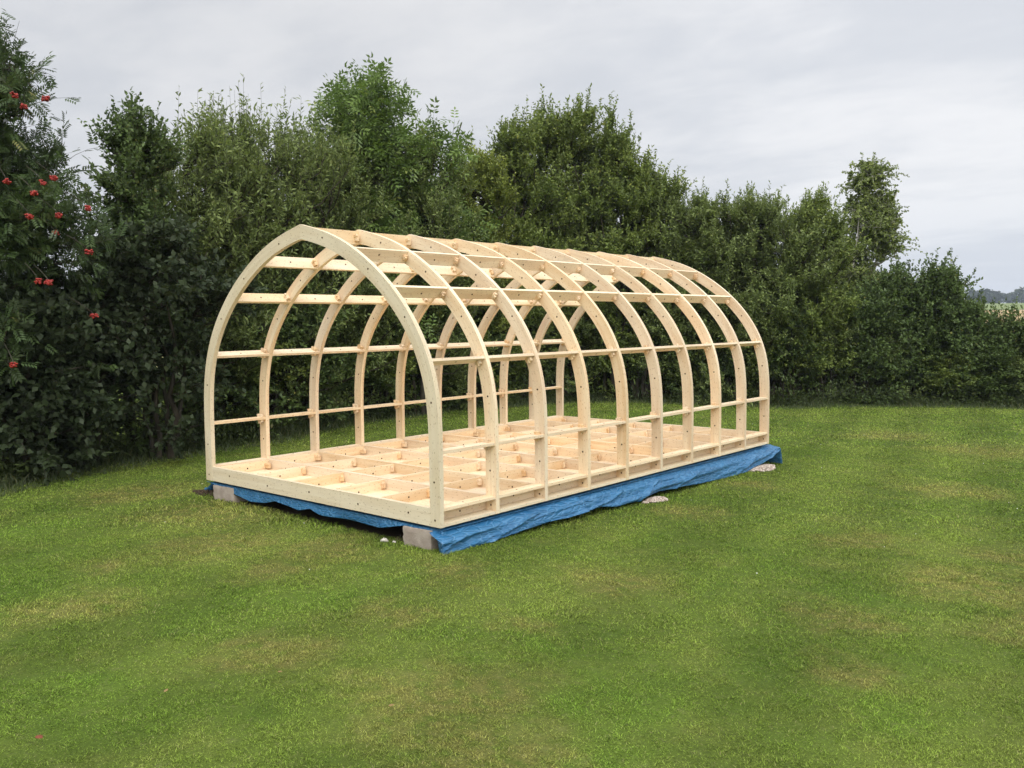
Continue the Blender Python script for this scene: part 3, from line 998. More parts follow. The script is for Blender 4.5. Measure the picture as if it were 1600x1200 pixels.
def grow(seed, H, R, nstem=4, nbr=120, ntw=12, nl=22, L=0.07, W=0.03, up=0.5, droop=0.0, tw=0.42, skirt=0.7, peak=2.2, lean=(0, 0), low=0.02,
         compound=0, stem_r=0.05, hole=0.0, spread=0.6, shoots=0, ragged=0.25, lobes=9, puff=0.30):
    """multi-stemmed tree: returns (wood verts, wood quads, leaf verts, leaf quads, leaf var), base at the origin"""
    r = np.random.default_rng(seed)
    lean = np.array([lean[0], lean[1], 0.0])
    m_ = 10
    tt = np.linspace(0, 1, m_)
    # stems
    az = r.uniform(0, 2 * np.pi) + np.arange(nstem) * 2 * np.pi / nstem + r.uniform(-.5, .5, nstem)
    rr = (spread if nstem > 1 else 0.06) * R * r.uniform(0.4, 1.0, nstem)
    hh = H * r.uniform(0.72, 0.93, nstem)
    hh[0] = H * 0.95
    rr[0] *= 0.35
    top = np.stack([rr * np.cos(az), rr * np.sin(az), hh], -1) + lean * hh[:, None]
    foot = np.stack([np.cos(az), np.sin(az), np.zeros(nstem)], -1) * (0.14 if nstem > 1 else 0.0)
    st = foot[:, None] + (top - foot)[:, None] * np.stack([tt ** 1.3, tt ** 1.3, tt], -1)[None]
    st[:, 1:-1] += r.normal(size=(nstem, m_ - 2, 3)) * np.array([0.05, 0.05, 0.0]) * min(1.0, H / 4)
    st[:, 0, 2] -= 0.12
    sr = stem_r * r.uniform(0.7, 1.1, nstem)[:, None] * (1 - 0.85 * tt)[None] * (1.0 + 0.35 * np.exp(-tt * 12))[None]
    wv, wf = tubes(st, sr, 6)
    wood = [(wv, wf)]

    def prof(h):
        h = np.clip(h, 0, 1.0)
        return np.clip(1 - h ** (peak * 1.3), 0.0, 1) ** 0.5 * (skirt + (1 - skirt) * smooth(0, 0.5, h))
    # branches: aim at points spread through the crown's volume, each fed by the nearest stem
    ang = r.uniform(0, 2 * np.pi, nbr)
    h1 = low + (1.0 - low) * r.uniform(0, 1, nbr) ** 0.8
    lob = 1 + 0.22 * np.sin(3 * ang + h1 * 9 + seed) + 0.15 * np.sin(5 * ang - h1 * 14 + seed * 2)
    rad = prof(h1) * R * r.uniform(0.0, 1.0, nbr) ** 0.45 * lob
    # the top is uneven too
    h1 = h1 * (1 - ragged * (0.5 + 0.5 * np.sin(2 * ang + seed * 1.7)) * np.clip(rad / R, 0, 1))
    p1 = np.stack([rad * np.cos(ang), rad * np.sin(ang), h1 * H], -1)
    if lobes:
        # most branches gather into rounded boughs set round the crown
        la = r.uniform(0, 6.28) + np.arange(lobes) * 2.4
        lh = np.linspace(0.34, 0.90, lobes) + r.uniform(-.05, .05, lobes)
        lr = R * prof(lh) * r.uniform(0.35, 0.80, lobes)
        lc = np.stack([lr * np.cos(la), lr * np.sin(la), lh * H], -1)
        pick = r.integers(0, lobes, nbr)
        inl = r.uniform(0, 1, nbr) < 0.72
        off = rotz(r, nbr) * (r.uniform(0.2, 1.0, nbr) ** 0.5)[:, None] * R * np.array([puff * 1.35, puff * 1.35, puff * 1.15]) * 1.15
        q_ = lc[pick] + off
        q_[:, 2] = np.clip(q_[:, 2], 0.05 * H, H * 1.0)
        p1 = np.where(inl[:, None], q_, p1)
        h1 = p1[:, 2] / H
        rad = np.hypot(p1[:, 0], p1[:, 1])
    p1 = p1 + lean * (h1 * H)[:, None]
    rise = (0.10 + 0.35 * up) * np.clip(rad, 0.15, 1.2) * r.uniform(0.5, 1.2, nbr)
    u = np.clip((p1[:, 2] - rise) / H, 0.02, 0.93)
    k = np.clip((u / 0.95 * (m_ - 1)).astype(int), 0, m_ - 2)
    fr = np.clip(u / 0.95 * (m_ - 1) - k, 0, 1)[:, None]
    cand = st[:, k] * (1 - fr)[None] + st[:, k + 1] * fr[None]
    dist2 = ((cand - p1[None]) ** 2).sum(-1)
    si = dist2.argmin(0)
    p0 = cand[si, np.arange(nbr)]
    p1[:, 2] -= droop * 0.5 * rad
    mid = (p0 + p1) / 2 - np.array([0, 0, 1.0]) * (0.5 * up * np.linalg.norm(p1 - p0, axis=1) * 0.20)[:, None]
    t5 = np.linspace(0, 1, 6)[None, :, None]
    br = (1 - t5) ** 2 * p0[:, None] + 2 * t5 * (1 - t5) * mid[:, None] + t5 ** 2 * p1[:, None]
    br[:, 1:] += r.normal(size=(nbr, 5, 3)) * 0.02
    brr = (0.016 * (0.6 + H / 8) * r.uniform(0.6, 1.1, nbr))[:, None] * (1 - 0.8 * t5[..., 0])
    wood.append(tubes(br, brr, 4))
    # twigs
    nt_ = nbr * ntw
    bi = np.repeat(np.arange(nbr), ntw)
    s = r.uniform(0.25, 1.0, nt_) ** 0.8
    k = np.clip((s * 5).astype(int), 0, 4)
    fr = (s * 5 - k)[:, None]
    q0 = br[bi, k] * (1 - fr) + br[bi, k + 1] * fr
    bd = unit(br[bi, k + 1] - br[bi, k])
    rel = q0[:, 2] / H
    upv = (up * (0.6 + 0.8 * rel))[:, None] * np.array([0, 0, 1.0])
    td = unit(0.55 * bd + upv + 0.75 * rotz(r, nt_))
    tl = tw * r.uniform(0.45, 1.25, nt_)
    if shoots:
        # long leading shoots breaking the outline at the top
        sel = (rel > 0.68) & (r.uniform(0, 1, nt_) < 0.30)
        td[sel] = unit(0.25 * td[sel] + np.array([0.10, 0.05, 1.0]))
        tl[sel] *= 1.0 + shoots * r.uniform(0.3, 1.0, sel.sum())
    v4 = np.linspace(0, 1, 4)[None, :, None]
    tg = q0[:, None] + td[:, None] * tl[:, None, None] * v4 - np.array([0, 0, 1.0]) * (droop * tl[:, None, None] * v4 ** 2)
    wood.append(tubes(tg, 0.0032 * (1 - 0.6 * v4[..., 0]) * np.ones((nt_, 1)), 3))
    # leaves along the twigs
    nn = nt_ * nl
    ti = np.repeat(np.arange(nt_), nl)
    f = np.tile((np.arange(nl) + 0.5) / nl, nt_) + r.uniform(-0.4, 0.4, nn) / nl
    f = np.clip(0.08 + 0.94 * f, 0, 1.0)
    k = np.clip((f * 3).astype(int), 0, 2)
    fr = (f * 3 - k)[:, None]
    pos = tg[ti, k] * (1 - fr) + tg[ti, k + 1] * fr
    dirt = unit(tg[ti, k + 1] - tg[ti, k])
    if hole > 0:
        keep = r.uniform(0, 1, nn) > hole * (0.5 + 0.5 * np.sin(pos[:, 0] * 3.1 + seed) * np.sin(pos[:, 2] * 2.7) * np.sin(pos[:, 1] * 2.9 + 1))
        pos, dirt = pos[keep], dirt[keep]
        nn = len(pos)
    out = rotz(r, nn)
    D = unit(0.55 * dirt + 0.85 * out + np.array([0, 0, 0.12 - droop * 0.9]))
    Nn = unit(np.array([0, 0, 0.9]) + rotz(r, nn) * 0.8)
    size = r.uniform(0.65, 1.2, nn)
    var = np.clip(r.normal(0.42, 0.2, nn) + 0.10 * (pos[:, 2] / H - 0.5), 0, 1)
    if compound:
        # pinnate leaves: a stalk with paired leaflets
        pr = compound
        Lc = L * size * 1.0
        side_ = unit(np.cross(D, Nn))
        Nn = np.cross(side_, D)
        VV, FF, vv = [], [], []
        off = 0
        for g in range(2 * pr + 1):
            if g == 2 * pr:
                b0, dd = pos + D * Lc[:, None] * 0.82, D
            else:
                tpos = 0.22 + 0.6 * (g // 2) / max(1, pr - 1)
                sd = 1 if g % 2 else -1
                b0 = pos + D * (Lc * tpos)[:, None] - Nn * (Lc * tpos ** 2 * 0.22)[:, None]
                dd = unit(D * 0.55 + side_ * sd * 0.9 - Nn * 0.15)
            V_, F__ = leaves(b0, dd, Nn, Lc * 0.36, Lc * 0.36 * W, r)
            VV.append(V_)
            FF.append(F__ + off)
            off += len(V_)
            vv.append(np.clip(var + r.normal(0, .05, nn), 0, 1))
        LV, LF, var = np.concatenate(VV), np.concatenate(FF), np.concatenate(vv)
    else:
        LV, LF = leaves(pos, D, Nn, L * size, W * size, r)
    ov, of, b = [], [], 0
    for (v_, f_) in wood:
        ov.append(v_)
        of.append(f_ + b)
        b += len(v_)
    return np.concatenate(ov), np.concatenate(of), LV, LF, var


def plant(name, label, cat, pos, parts, leaf_mat, bark=None, group=None, rot=0.0, crown='crown', trunk='trunk'):
    root = empty(name, tuple(pos))
    root.rotation_euler = (0, 0, rot)
    tag(root, label, cat, group)
    wv, wf, lv, lf, var = parts
    link(trunk, np_mesh(trunk, wv, wf, 4, shade=True), root, (bark or M_BARK,))
    link(crown, np_mesh(crown, lv, lf, 4, var=var), root, (leaf_mat,))
    return root


def copy_plant(src, loc, rot, scl, label=None, group=None):
    r = src.copy()
    COL.objects.link(r)
    r.location = tuple(loc)
    r.rotation_euler = (0, 0, rot)
    r.scale = scl
    if label:
        r['label'] = label
    if group:
        r['group'] = group
    for ch in list(src.children):
        c = ch.copy()
        COL.objects.link(c)
        c.parent = r
    return r


def hgt(px, py, depth, base):
    return top_z(px, py, depth) - base[2]


TREES = 'trees of the hedgerow round the lawn'
# --- rowan with berries at the left edge
d = 9.6
b = spot(-35, d)
H = hgt(-35, 62, d, b)
rowan = plant('rowan_tree', 'dark rowan tree hung with bunches of red berries at the left edge', 'tree', b,
              grow(3, H, 1.42, nstem=5, nbr=215, ntw=9, nl=7, L=0.16, W=0.34, up=0.45, droop=0.25, tw=0.45, skirt=1.0, peak=3.5, compound=5, stem_r=0.06, hole=0.2, spread=0.6, shoots=0.8), M_ROWAN, group=TREES)
rb = np.random.default_rng(9)
ICO = None


def berries(px, py, dd, rad, n):
    global ICO
    hor = 508.1 - px * 15.1 / 1600.0
    p = spot(px, dd)
    c = np.array([p[0], p[1], top_z(px, py, dd)])
    if ICO is None:
        import bmesh
        bm = bmesh.new()
        bmesh.ops.create_icosphere(bm, subdivisions=1, radius=1.0)
        ICO = (np.array([v.co[:] for v in bm.verts]), np.array([[v.index for v in f.verts] for f in bm.faces]))
        bm.free()
    iv, fi = ICO
    pts = np.clip(rb.normal(size=(n, 3)), -1.5, 1.5) * np.array([0.50, 0.50, 0.36]) * rad
    V = (iv[None] * rb.uniform(0.008, 0.0115, (n, 1, 1)) + pts[:, None]).reshape(-1, 3)
    Fi = (fi[None] + (np.arange(n) * len(iv))[:, None, None]).reshape(-1, 3)
    # hanging stalk, bending up and in towards the crown
    ax_ = np.array([b[0], b[1], c[2] + 0.5]) - c
    ax_ /= np.linalg.norm(ax_)
    tt_ = np.linspace(0, 1, 5)[:, None]
    ln_ = (np.array([0, 0, 0.10]) * tt_ + ax_ * 0.34 * tt_ ** 2)[None]
    sv, sf = tubes(ln_, np.full((1, 5), 0.0035), 4)
    sf = np.concatenate([sf[:, [0, 1, 2]], sf[:, [0, 2, 3]]])
    nb_ = len(Fi)
    Fi = np.concatenate([Fi, sf + len(V)])
    V = np.concatenate([V, sv])
    me = np_mesh('berry_cluster', V, Fi, 3, var=np.concatenate([np.repeat(rb.uniform(0, 1, n), len(fi)), np.zeros(len(sf))]), mat_idx=np.concatenate([np.zeros(nb_, int), np.ones(len(sf), int)]), shade=True)
    o = link('berry_cluster', me, rowan, (M_BERRY, M_BARK))
    o.location = c - b
    return o


for (px, py, n, dd) in [(43, 157, 45, 8.6), (90, 162, 50, 8.5), (56, 174, 26, 8.7), (24, 287, 48, 8.3), (97, 282, 50, 8.4), (80, 289, 24, 8.5), (65, 305, 42, 8.3), (148, 328, 34, 8.7),
                        (102, 339, 32, 8.6), (57, 341, 38, 8.3), (146, 395, 40, 8.5), (82, 442, 60, 8.2), (66, 440, 22, 8.2), (21, 570, 26, 8.4), (3, 265, 36, 8.4), (150, 494, 20, 8.8),
                        (96, 365, 18, 8.8)]:
    berries(px, py, dd + 0.12, 0.036, n)

# --- dark shrub with bare reddish top twigs
d = 11.2
b = spot(222, d)
plant('buckthorn_tree', 'dense dark bush tree with yellowish top twigs just right of the berry tree', 'tree', b,
      grow(12, hgt(222, 195, d, b), 0.72, nstem=5, nbr=170, ntw=12, nl=20, L=0.062, W=0.036, up=0.75, tw=0.34, skirt=1.2, peak=4, stem_r=0.05, shoots=0.5, hole=0.2, ragged=0.2), M_THORN, group=TREES)
# --- loose willows
for k, (px, py, d, R, sd, lab) in enumerate([
        (318, 235, 12.6, 1.2, 21, 'thin see-through willow with sparse slender leaves right of the dark bush tree'),
        (388, 212, 13.6, 1.35, 22, 'tall loose willow with long upright shoots left of the big ash'),
        (466, 222, 14.4, 1.5, 23, 'airy grey-green willow leaning against the left flank of the ash')]):
    b = spot(px, d)
    plant('willow_tree', lab, 'tree', b, grow(sd, hgt(px, py, d, b), R, nstem=7, nbr=190, ntw=11, nl=20, L=0.088, W=0.028, up=0.8, tw=0.46, skirt=1.0, peak=3.6, stem_r=0.035, hole=0.52, shoots=1.0, ragged=0.1, lobes=10), M_WILLOW, group=TREES)
# --- ash with long compound leaves above the frame's front arch
d = 16.8
b = spot(590, d)
plant('ash_tree', 'tallest leafy ash with drooping feathery leaves rising behind the front arch', 'tree', b,
      grow(31, hgt(590, 140, d, b), 1.9, nstem=8, nbr=230, ntw=6, nl=7, L=0.30, W=0.40, up=0.55, droop=0.3, tw=0.5, skirt=0.6, peak=3.6, compound=3, stem_r=0.07, hole=0.3, low=0.3, spread=0.9, shoots=1.0, ragged=0.1, lobes=13, puff=0.26), M_ASH, group=TREES)
for k, (px, py, d, R, sd, lab) in enumerate([
        (530, 245, 15.6, 1.6, 32, 'fine-leaved willow in front of the ash, directly above the arch apex'),
        (655, 255, 16.8, 1.7, 33, 'bushy willow under the right side of the ash crown')]):
    b = spot(px, d)
    plant('willow_tree', lab, 'tree', b, grow(sd, hgt(px, py, d, b), R, nstem=6, nbr=230, ntw=12, nl=20, L=0.078, W=0.026, up=0.6, tw=0.42, skirt=1.0, peak=3.4, stem_r=0.05, hole=0.25, shoots=0.6, ragged=0.1), M_WILLOW, group=TREES)
d = 18.6
b = spot(748, d)
plant('sallow_tree', 'yellowing bush tree between the ash and the tall dense sallow', 'tree', b,
      grow(41, hgt(748, 228, d, b), 1.2, nstem=7, nbr=210, ntw=12, nl=20, L=0.075, W=0.034, up=0.95, tw=0.36, skirt=1.1, peak=3.4, stem_r=0.045, shoots=0.6, ragged=0.05), M_GOLD, group=TREES)
# --- big dense sallow with upright shoots
for k, (px, py, d, R, sd, lab) in enumerate([
        (812, 212, 20.0, 1.25, 51, 'tall dense sallow with upright shoots, left shoulder of the highest clump'),
        (848, 192, 20.6, 1.35, 58, 'tall dense sallow just left of the tallest one in mid hedge'),
        (908, 184, 20.8, 1.45, 52, 'tallest dense olive-green sallow with upright shoots in mid hedge'),
        (958, 232, 20.4, 1.25, 53, 'dense olive-green sallow stepping down on the right of the tallest one'),
        (1005, 276, 20.4, 1.15, 59, 'lowest dense sallow at the right foot of the high clump')]):
    b = spot(px, d)
    plant('sallow_tree', lab, 'tree', b, grow(sd, hgt(px, py, d, b), R, nstem=7, nbr=230, ntw=13, nl=21, L=0.082, W=0.040, up=1.0, tw=0.40, skirt=1.1, peak=2.6, stem_r=0.05, hole=0.10, shoots=0.9, ragged=0.05, low=0.12), M_SALLOW, group=TREES)
for k, (px, py, d, R, sd, lab) in enumerate([
        (1060, 335, 20.6, 1.8, 54, 'lower green willow bush right of the sallow clump'),
        (1130, 326, 20.2, 1.8, 55, 'rounded willow bush with wispy top shoots behind the far end of the frame'),
        (1200, 334, 19.8, 1.75, 56, 'fine-leaved willow bush between the wispy one and the leaning bush'),
        (1098, 342, 20.9, 1.6, 62, 'background willow filling the dip behind the last rib of the frame'),
        (1168, 338, 20.7, 1.6, 63, 'background willow filling the dip left of the fine-leaved bush'),
        (1256, 330, 19.8, 1.2, 57, 'willow bush whose top leans right towards the birch')]):
    b = spot(px, d)
    plant('willow_tree', lab, 'tree', b, grow(sd, hgt(px, py, d, b), R, nstem=6, nbr=220, ntw=12, nl=21, L=0.086, W=0.032, up=0.75, tw=0.38, skirt=1.1, peak=3.0, stem_r=0.05, hole=0.15, shoots=0.8, ragged=0.06,
                                                      lean=(0.05, 0.04) if sd == 57 else (0, 0)), M_WILLOW if sd not in (57, 62) else M_SALLOW, group=TREES)
d = 21.5
b = spot(1318, d)
plant('birch_tree', 'slim birch with wind-blown drooping twigs standing above the right hedge', 'tree', b,
      grow(61, hgt(1345, 255, d, b), 0.90, nstem=3, nbr=320, ntw=11, nl=20, L=0.062, W=0.046, up=0.45, droop=0.5, tw=0.45, skirt=1.0, peak=1.6, stem_r=0.07, hole=0.36, lean=(0.10, 0.085), low=0.2, ragged=0.2, lobes=12, puff=0.40, shoots=0.8), M_BIRCH, M_BIRCHBARK, group=TREES)
for k, (px, py, d, R, sd, lab) in enumerate([
        (1392, 430, 20.2, 1.2, 71, 'dark hawthorn shrub at the foot of the birch'),
        (1445, 425, 19.8, 1.1, 72, 'hawthorn shrub with open top sprays right of the birch'),
        (1492, 478, 19.6, 0.8, 73, 'low spreading hawthorn shrub beside the gap to the fields'),
        (1548, 508, 19.8, 0.8, 74, 'sparse low shrub through which the tan field shows'),
        (1618, 492, 19.4, 0.8, 75, 'pale-topped low shrub cut by the right edge of the view')]):
    b = spot(px, d)
    plant('hawthorn_shrub', lab, 'shrub', b, grow(sd, hgt(px, py, d, b), R, nstem=5, nbr=120, ntw=11, nl=20, L=0.075, W=0.045, up=0.45, tw=0.40, skirt=1.0, peak=3.4, stem_r=0.03, hole=0.2 if k < 3 else 0.6, lean=(0.05, 0.04), shoots=0.7), M_THORN, group=TREES)

# --- broad-leaved shrubs in front of the rowan and bush tree
for k, (px, py, d, R, sd, lab) in enumerate([
        (250, 340, 10.9, 1.15, 81, 'broad-leaved grey-green whitebeam shrub spreading over the grass left of the front arch'),
        (120, 430, 10.2, 1.0, 82, 'dark broad-leaved shrub below the rowan berries'),
        (10, 470, 9.4, 0.8, 83, 'dark shrub filling the hedge foot at the left edge')]):
    b = spot(px, d)
    plant('whitebeam_shrub', lab, 'shrub', b, grow(sd, hgt(px, py, d, b), R, nstem=5, nbr=100, ntw=11, nl=15, L=0.088, W=0.060, up=0.3, droop=0.15, tw=0.36, skirt=1.0, peak=3.6, stem_r=0.045, hole=0.25, low=0.08), M_BROAD, group='shrubs at the hedge foot on the left')

# --- dense hedge understorey: four grown shrubs and their copies
protos = []
for k in range(4):
    protos.append(dict(parts=grow(100 + k, 2.6, 0.95, nstem=6, nbr=120, ntw=11, nl=20, L=0.072, W=0.040, up=0.35, tw=0.38, skirt=1.05, peak=4.0, stem_r=0.035, hole=0.1), mat=[M_THORN, M_SALLOW, M_THORN, M_WILLOW][k], obj=None))
LB = 'dense leafy hedge shrub in the dark row behind the timber frame'
LR = 'dense leafy hedge shrub in the dark row along the right end of the lawn'
rh = np.random.default_rng(77)
rowlist = []
for px in (330, 385, 440, 490, 540, 590, 640, 690, 735, 790, 840, 890, 940, 990, 1040, 1090, 1140, 1190):
    rowlist.append((px, 1.15, 2.3, 'B'))
for px in (420, 520, 620, 700, 770, 850, 930, 1010, 1080, 1150):
    rowlist.append((px, 2.5, 3.0, 'B'))
for px in (1235, 1285, 1335, 1385, 1435, 1485, 1535, 1590, 1650, 1720):
    rowlist.append((px, 1.1, 1.25 if px > 1470 else (1.7 if px > 1380 else 2.3), 'R'))
for px in (1260, 1330, 1390):
    rowlist.append((px, 2.4, 2.4, 'R'))
for n_, (px, dd, h, wh) in enumerate(rowlist):
    pr = protos[n_ % 4]
    d = hedge_depth(px) + dd + rh.uniform(-.15, .25)
    p = spot(px + rh.uniform(-8, 8), d)
    sc = h / 2.6 * rh.uniform(0.92, 1.1)
    scl = (max(sc, 0.72) * rh.uniform(0.95, 1.2), max(sc, 0.72) * rh.uniform(0.95, 1.2), sc)
    lab, grp = (LB, 'hedge shrubs behind the frame') if wh == 'B' else (LR, 'hedge shrubs along the right end of the lawn')
    if pr['obj'] is None:
        o = plant('hedge_shrub', lab, 'shrub', p, pr['parts'], pr['mat'], group=grp, rot=rh.uniform(0, 6.28))
        o.scale = scl
        pr['obj'] = o
    else:
        copy_plant(pr['obj'], p, rh.uniform(0, 6.28), scl, lab, grp)

# ================================================================== grass and weeds
def blades(P, h, wd, r, bend=0.6, flat=0.5):
    """one bent triangle pair per blade"""
    n = len(P)
    a = r.uniform(0, 2 * np.pi, n)
    sd = np.stack([np.cos(a), np.sin(a), np.zeros(n)], -1)
    b = r.uniform(0, 2 * np.pi, n)
    ln = np.stack([np.cos(b), np.sin(b), np.zeros(n)], -1) * (r.uniform(0.1, 1.0, n) ** 0.7 * bend)[:, None]
    up = np.array([0, 0, 1.0])
    h = h[:, None]
    w = wd[:, None]
    m0 = P + (up + ln * 0.6) * h * 0.55
    t0 = P + (up * (1 - 0.35 * flat) + ln * 1.6) * h
    V = np.stack([P - sd * w * 0.5, P + sd * w * 0.5, m0 + sd * w * 0.42, m0 - sd * w * 0.42, t0 + sd * w * 0.05, t0 - sd * w * 0.05], 1)
    idx = np.arange(n)[:, None] * 6
    Fq = np.concatenate([idx + np.array([0, 1, 2, 3]), idx + np.array([3, 2, 4, 5])], 1).reshape(-1, 4)
    return V.reshape(-1, 3), Fq


rg = np.random.default_rng(123)
hF = unit(np.array([F_[0], F_[1], 0.0]))
hR = unit(np.array([R_[0], R_[1], 0.0]))


def scatter(d0, d1, dens, margin=1.6, hm=0.026, wm=0.004):
    """tufted blades over the lawn between two distances from where the viewer stands"""
    wmax = 0.60 * d1 * margin
    n = int((d1 - d0) * 2 * wmax * dens)
    dd = rg.uniform(d0, d1, n)
    ll = rg.uniform(-wmax, wmax, n)
    keep = np.abs(ll) < 0.60 * dd * margin + 0.3
    dd, ll = dd[keep], ll[keep]
    x = CAM[0] + hF[0] * dd + hR[0] * ll
    y = CAM[1] + hF[1] * dd + hR[1] * ll
    inside = (np.abs(x) < 1.50) & (y > 0.10) & (y < 5.45)
    x, y = x[~inside], y[~inside]
    tuft = 0.5 + 0.5 * np.sin(x * 7 + np.sin(y * 5)) * np.sin(y * 8 + np.sin(x * 6))
    tuft2 = 0.5 + 0.5 * np.sin(x * 23 + 2 * np.sin(y * 17)) * np.sin(y * 21 + 2 * np.sin(x * 13))
    keep = rg.uniform(0, 1, len(x)) < 0.55 + 0.2 * tuft + 0.35 * tuft2
    x, y, tuft, tuft2 = x[keep], y[keep], tuft[keep], tuft2[keep]
    P = np.stack([x, y, ground_z(x, y) - 0.004], -1)
    h = hm * (0.55 + 0.4 * tuft + 0.60 * tuft2) * rg.uniform(0.5, 1.35, len(x))
    near = np.maximum(0, 1 - np.minimum(np.maximum(np.abs(x) - HW, 0), 0.25) / 0.25) * ((y > -0.2) & (y < 5.7))
    h = h * (1 + 0.7 * near)
    w = wm * rg.uniform(0.6, 1.4, len(x))
    V, Fq = blades(P, h, w, rg, 0.9)
    return V, Fq, np.repeat(rg.uniform(0, 1, len(x)), 2)


parts_ = [scatter(0.6, 2.5, 12000, margin=3.0, hm=0.0105, wm=0.0030), scatter(2.5, 4.4, 36000, hm=0.0105, wm=0.0026), scatter(4.4, 7.0, 16500, hm=0.0130, wm=0.0036), scatter(7.0, 12, 5500, hm=0.0155, wm=0.0062), scatter(12, 21, 1100, hm=0.021, wm=0.012)]
ov, of, vr, bb = [], [], [], 0
for (V, Fq, var) in parts_:
    ov.append(V)
    of.append(Fq + bb)
    bb += len(V)
    vr.append(var)
o = link('lawn_grass', np_mesh('lawn_grass', np.concatenate(ov), np.concatenate(of), 4, var=np.concatenate(vr)), None, (M_BLADE,))
tag(o, 'short mown lawn grass with dry straw patches around the timber frame', 'grass', kind='stuff')

# tall grass and weeds along the foot of the hedge
pxs = rg.uniform(-260, 1750, 30000)
dep = np.array([hedge_depth(p) for p in pxs]) + rg.uniform(-0.15, 1.3, len(pxs))
P = CAM + hF * dep[:, None] + hR * ((pxs - 800) / FPX * dep)[:, None]
P[:, 2] = ground_z(P[:, 0], P[:, 1]) - 0.01
off = dep - np.array([hedge_depth(p) for p in pxs])
clump = 0.5 + 0.5 * np.sin(P[:, 0] * 2.1) * np.sin(P[:, 1] * 1.7 + 1)
h = (0.05 + 0.30 * clump * smooth(-0.05, 0.7, off)) * rg.uniform(0.4, 1.3, len(P))
V, Fq = blades(P, h, rg.uniform(0.005, 0.014, len(P)), rg, 0.5, 0.2)
var = np.repeat(rg.uniform(0, 1, len(P)), 2)
# nettle-like leaves among them
pxs = rg.uniform(-260, 1750, 22000)
dep = np.array([hedge_depth(p) for p in pxs]) + rg.uniform(0.25, 1.5, len(pxs))
Q = CAM + hF * dep[:, None] + hR * ((pxs - 800) / FPX * dep)[:, None]
cl2 = 0.5 + 0.5 * np.sin(Q[:, 0] * 1.6 + 2) * np.sin(Q[:, 1] * 2.3)
Q[:, 2] = ground_z(Q[:, 0], Q[:, 1]) + rg.uniform(0.03, 1.0, len(Q)) * (0.15 + 0.55 * cl2)
D = unit(rotz(rg, len(Q)) + np.array([0, 0, 0.2]))
LV, LF = leaves(Q, D, unit(np.array([0, 0, 1.0]) + 0.7 * rotz(rg, len(Q))), rg.uniform(0.05, 0.11, len(Q)), rg.uniform(0.018, 0.045, len(Q)), rg)
o = link('undergrowth', np_mesh('undergrowth', np.concatenate([V, LV]), np.concatenate([Fq, LF + len(V)]), 4, var=np.concatenate([var, np.clip(rg.normal(.4, .2, len(Q)), 0, 1)])), None, (M_WEED,))
tag(o, 'tangled tall grass and weeds along the dark foot of the hedge', 'undergrowth', kind='stuff')

# clover heads
n = 45
dd = rg.uniform(5.5, 17, n)
ll = rg.uniform(-0.62, 0.62, n) * dd
x, y = CAM[0] + hF[0] * dd + hR[0] * ll, CAM[1] + hF[1] * dd + hR[1] * ll
ok = ~((np.abs(x) < 1.7) & (y > -0.1) & (y < 5.7)) & (x > -3.2)
x, y = x[ok], y[ok]
import bmesh as _bm
bm_ = _bm.new()
_bm.ops.create_icosphere(bm_, subdivisions=1, radius=1.0)
iv = np.array([v.co[:] for v in bm_.verts])
fi = np.array([[v.index for v in f.verts] for f in bm_.faces])
bm_.free()
P = np.stack([x, y, ground_z(x, y) + 0.026], -1)
V = (iv[None] * rg.uniform(0.003, 0.0055, (len(P), 1, 1)) + P[:, None]).reshape(-1, 3)
Fi = (fi[None] + (np.arange(len(P)) * len(iv))[:, None, None]).reshape(-1, 3)
o = link('clover_flowers', np_mesh('clover_flowers', V, Fi, 3), None, (M_CLOVER,))
tag(o, 'tiny white clover heads dotted over the lawn', 'clover', kind='stuff')

# ================================================================== sky and light
SUN_EL, SUN_AZ = 40.0, 132.0          # high soft sun behind cloud, to the right of the viewer
world = bpy.data.worlds.new('World')
scene.world = world
world.use_nodes = True
wt = world.node_tree
wt.nodes.clear()


class WT(NT):
    def __init__(self, tree):
        self.t = tree


w_ = WT(wt)
sky = w_.n('ShaderNodeTexSky', sky_type='NISHITA')
sky.sun_disc = False
sky.sun_elevation = math.radians(SUN_EL)
sky.sun_rotation = math.radians(SUN_AZ)
tc = w_.n('ShaderNodeTexCoord').outputs['Generated']
sp = w_.n('ShaderNodeSeparateXYZ')
w_.l(tc, sp.inputs[0])
zc = sp.outputs[2]
# flatten the dome so that cloud bands close up towards the horizon
den = w_.math('ADD', w_.math('MAXIMUM', zc, 0.0), 0.14)
pl = w_.n('ShaderNodeCombineXYZ')
w_.l(w_.math('DIVIDE', sp.outputs[0], den), pl.inputs[0])
w_.l(w_.math('DIVIDE', sp.outputs[1], den), pl.inputs[1])
rotm = w_.n('ShaderNodeMapping')
w_.l(pl.outputs[0], rotm.inputs[0])
rotm.inputs['Rotation'].default_value = (0, 0, math.radians(-38))
rotm.inputs['Scale'].default_value = (0.62, 0.95, 1)
n1 = w_.noise(rotm.outputs[0], 0.9, 5, 0.52, 0.4)
n2 = w_.noise(rotm.outputs[0], 3.2, 5, 0.6, 0.3)
cl = w_.math('MULTIPLY_ADD', n2, 0.32, w_.math('MULTIPLY', n1, 0.68))
cloud = w_.mix(w_.ramp(cl, 0.38, 0.60), C(0.665, 0.685, 0.725), C(0.840, 0.842, 0.855))
hz = w_.ramp(zc, 0.0, 0.16)
cloud = w_.mix(hz, w_.mix(0.65, cloud, C(0.62, 0.665, 0.745)), cloud)
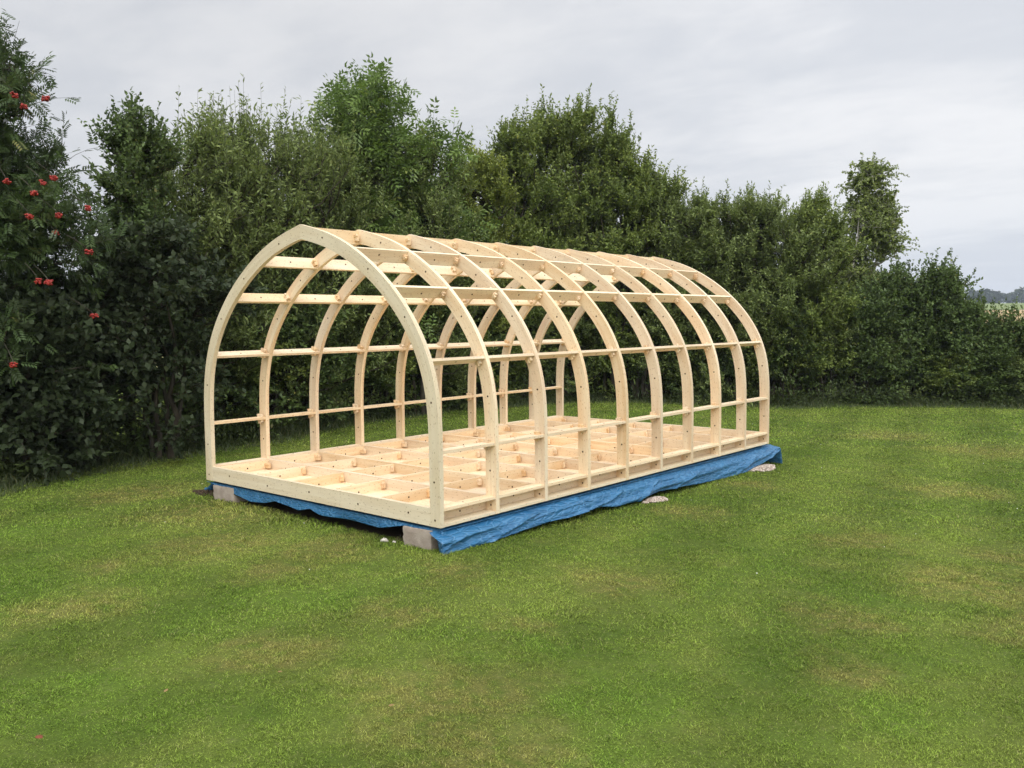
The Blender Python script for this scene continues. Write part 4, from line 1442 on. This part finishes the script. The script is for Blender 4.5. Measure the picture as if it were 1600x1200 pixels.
# thinner, brighter cloud towards the hidden sun and the zenith
sdir = Vector((math.sin(math.radians(2)) * 0.94, math.cos(math.radians(2)) * 0.94, 0.30)).normalized()
dt = w_.vmath('DOT_PRODUCT', tc, tuple(sdir))
glow = w_.ramp(dt, 0.62, 0.98, 0.93, 1.08)
zen = w_.ramp(zc, 0.36, 0.95, 1.0, 2.6)
sunv = (math.sin(math.radians(SUN_AZ)) * math.cos(math.radians(SUN_EL)), math.cos(math.radians(SUN_AZ)) * math.cos(math.radians(SUN_EL)), math.sin(math.radians(SUN_EL)))
veil = w_.ramp(w_.vmath('DOT_PRODUCT', tc, sunv), 0.25, 1.0, 1.0, 2.1)
gain = w_.math('MULTIPLY', w_.math('MULTIPLY', w_.math('MULTIPLY', glow, zen), veil), 10.0)
gv = w_.n('ShaderNodeCombineXYZ')
for q_ in range(3):
    w_.l(gain, gv.inputs[q_])
cloud = w_.mix(1.0, cloud, gv.outputs[0], 'MULTIPLY')
mixc = w_.mix(0.94, sky.outputs[0], cloud)
bg = w_.n('ShaderNodeBackground')
w_.l(mixc, bg.inputs['Color'])
bg.inputs['Strength'].default_value = 0.10
wo = w_.n('ShaderNodeOutputWorld')
w_.l(bg.outputs[0], wo.inputs['Surface'])

sd_ = bpy.data.lights.new('sun', 'SUN')
sd_.energy = 0.9
sd_.angle = math.radians(22)
sd_.color = (1.0, 0.95, 0.87)
sun = bpy.data.objects.new('sun', sd_)
COL.objects.link(sun)
el, az = math.radians(SUN_EL), math.radians(SUN_AZ)
dirv = Vector((math.sin(az) * math.cos(el), math.cos(az) * math.cos(el), math.sin(el)))
sun.rotation_euler = dirv.to_track_quat('Z', 'Y').to_euler()

# ================================================================== air
m = NT('haze_air')
pv = m.n('ShaderNodeVolumePrincipled')
pv.inputs['Color'].default_value = C(0.72, 0.82, 1.0)
pv.inputs['Density'].default_value = 0.00038
pv.inputs['Anisotropy'].default_value = 0.2
m.l(pv.outputs[0], m.out.inputs['Volume'])
zlo, zhi = -2.0, 32.0
bx = np.array([(sx * 1560, sy * 1560 + 4, z) for z in (zlo, zhi) for sx, sy in ((-1, -1), (1, -1), (1, 1), (-1, 1))])
o = link('haze', np_mesh('haze', bx, np.array([(3, 2, 1, 0), (4, 5, 6, 7), (0, 1, 5, 4), (1, 2, 6, 5), (2, 3, 7, 6), (3, 0, 4, 7)]), 4), None, (m.mat,))
tag(o, 'faint blue summer haze over the distant fields', 'haze', kind='stuff')

# ================================================================== render settings
vs = scene.view_settings
vs.view_transform = 'Standard'
vs.look = 'None'
vs.exposure = 0.06
vs.gamma = 1.0
vs.use_curve_mapping = False
scene.render.engine = 'CYCLES'
cy = scene.cycles
cy.max_bounces = 8
cy.diffuse_bounces = 6
cy.glossy_bounces = 2
cy.transmission_bounces = 4
cy.transparent_max_bounces = 8
cy.use_denoising = True
cy.sample_clamp_indirect = 6.0
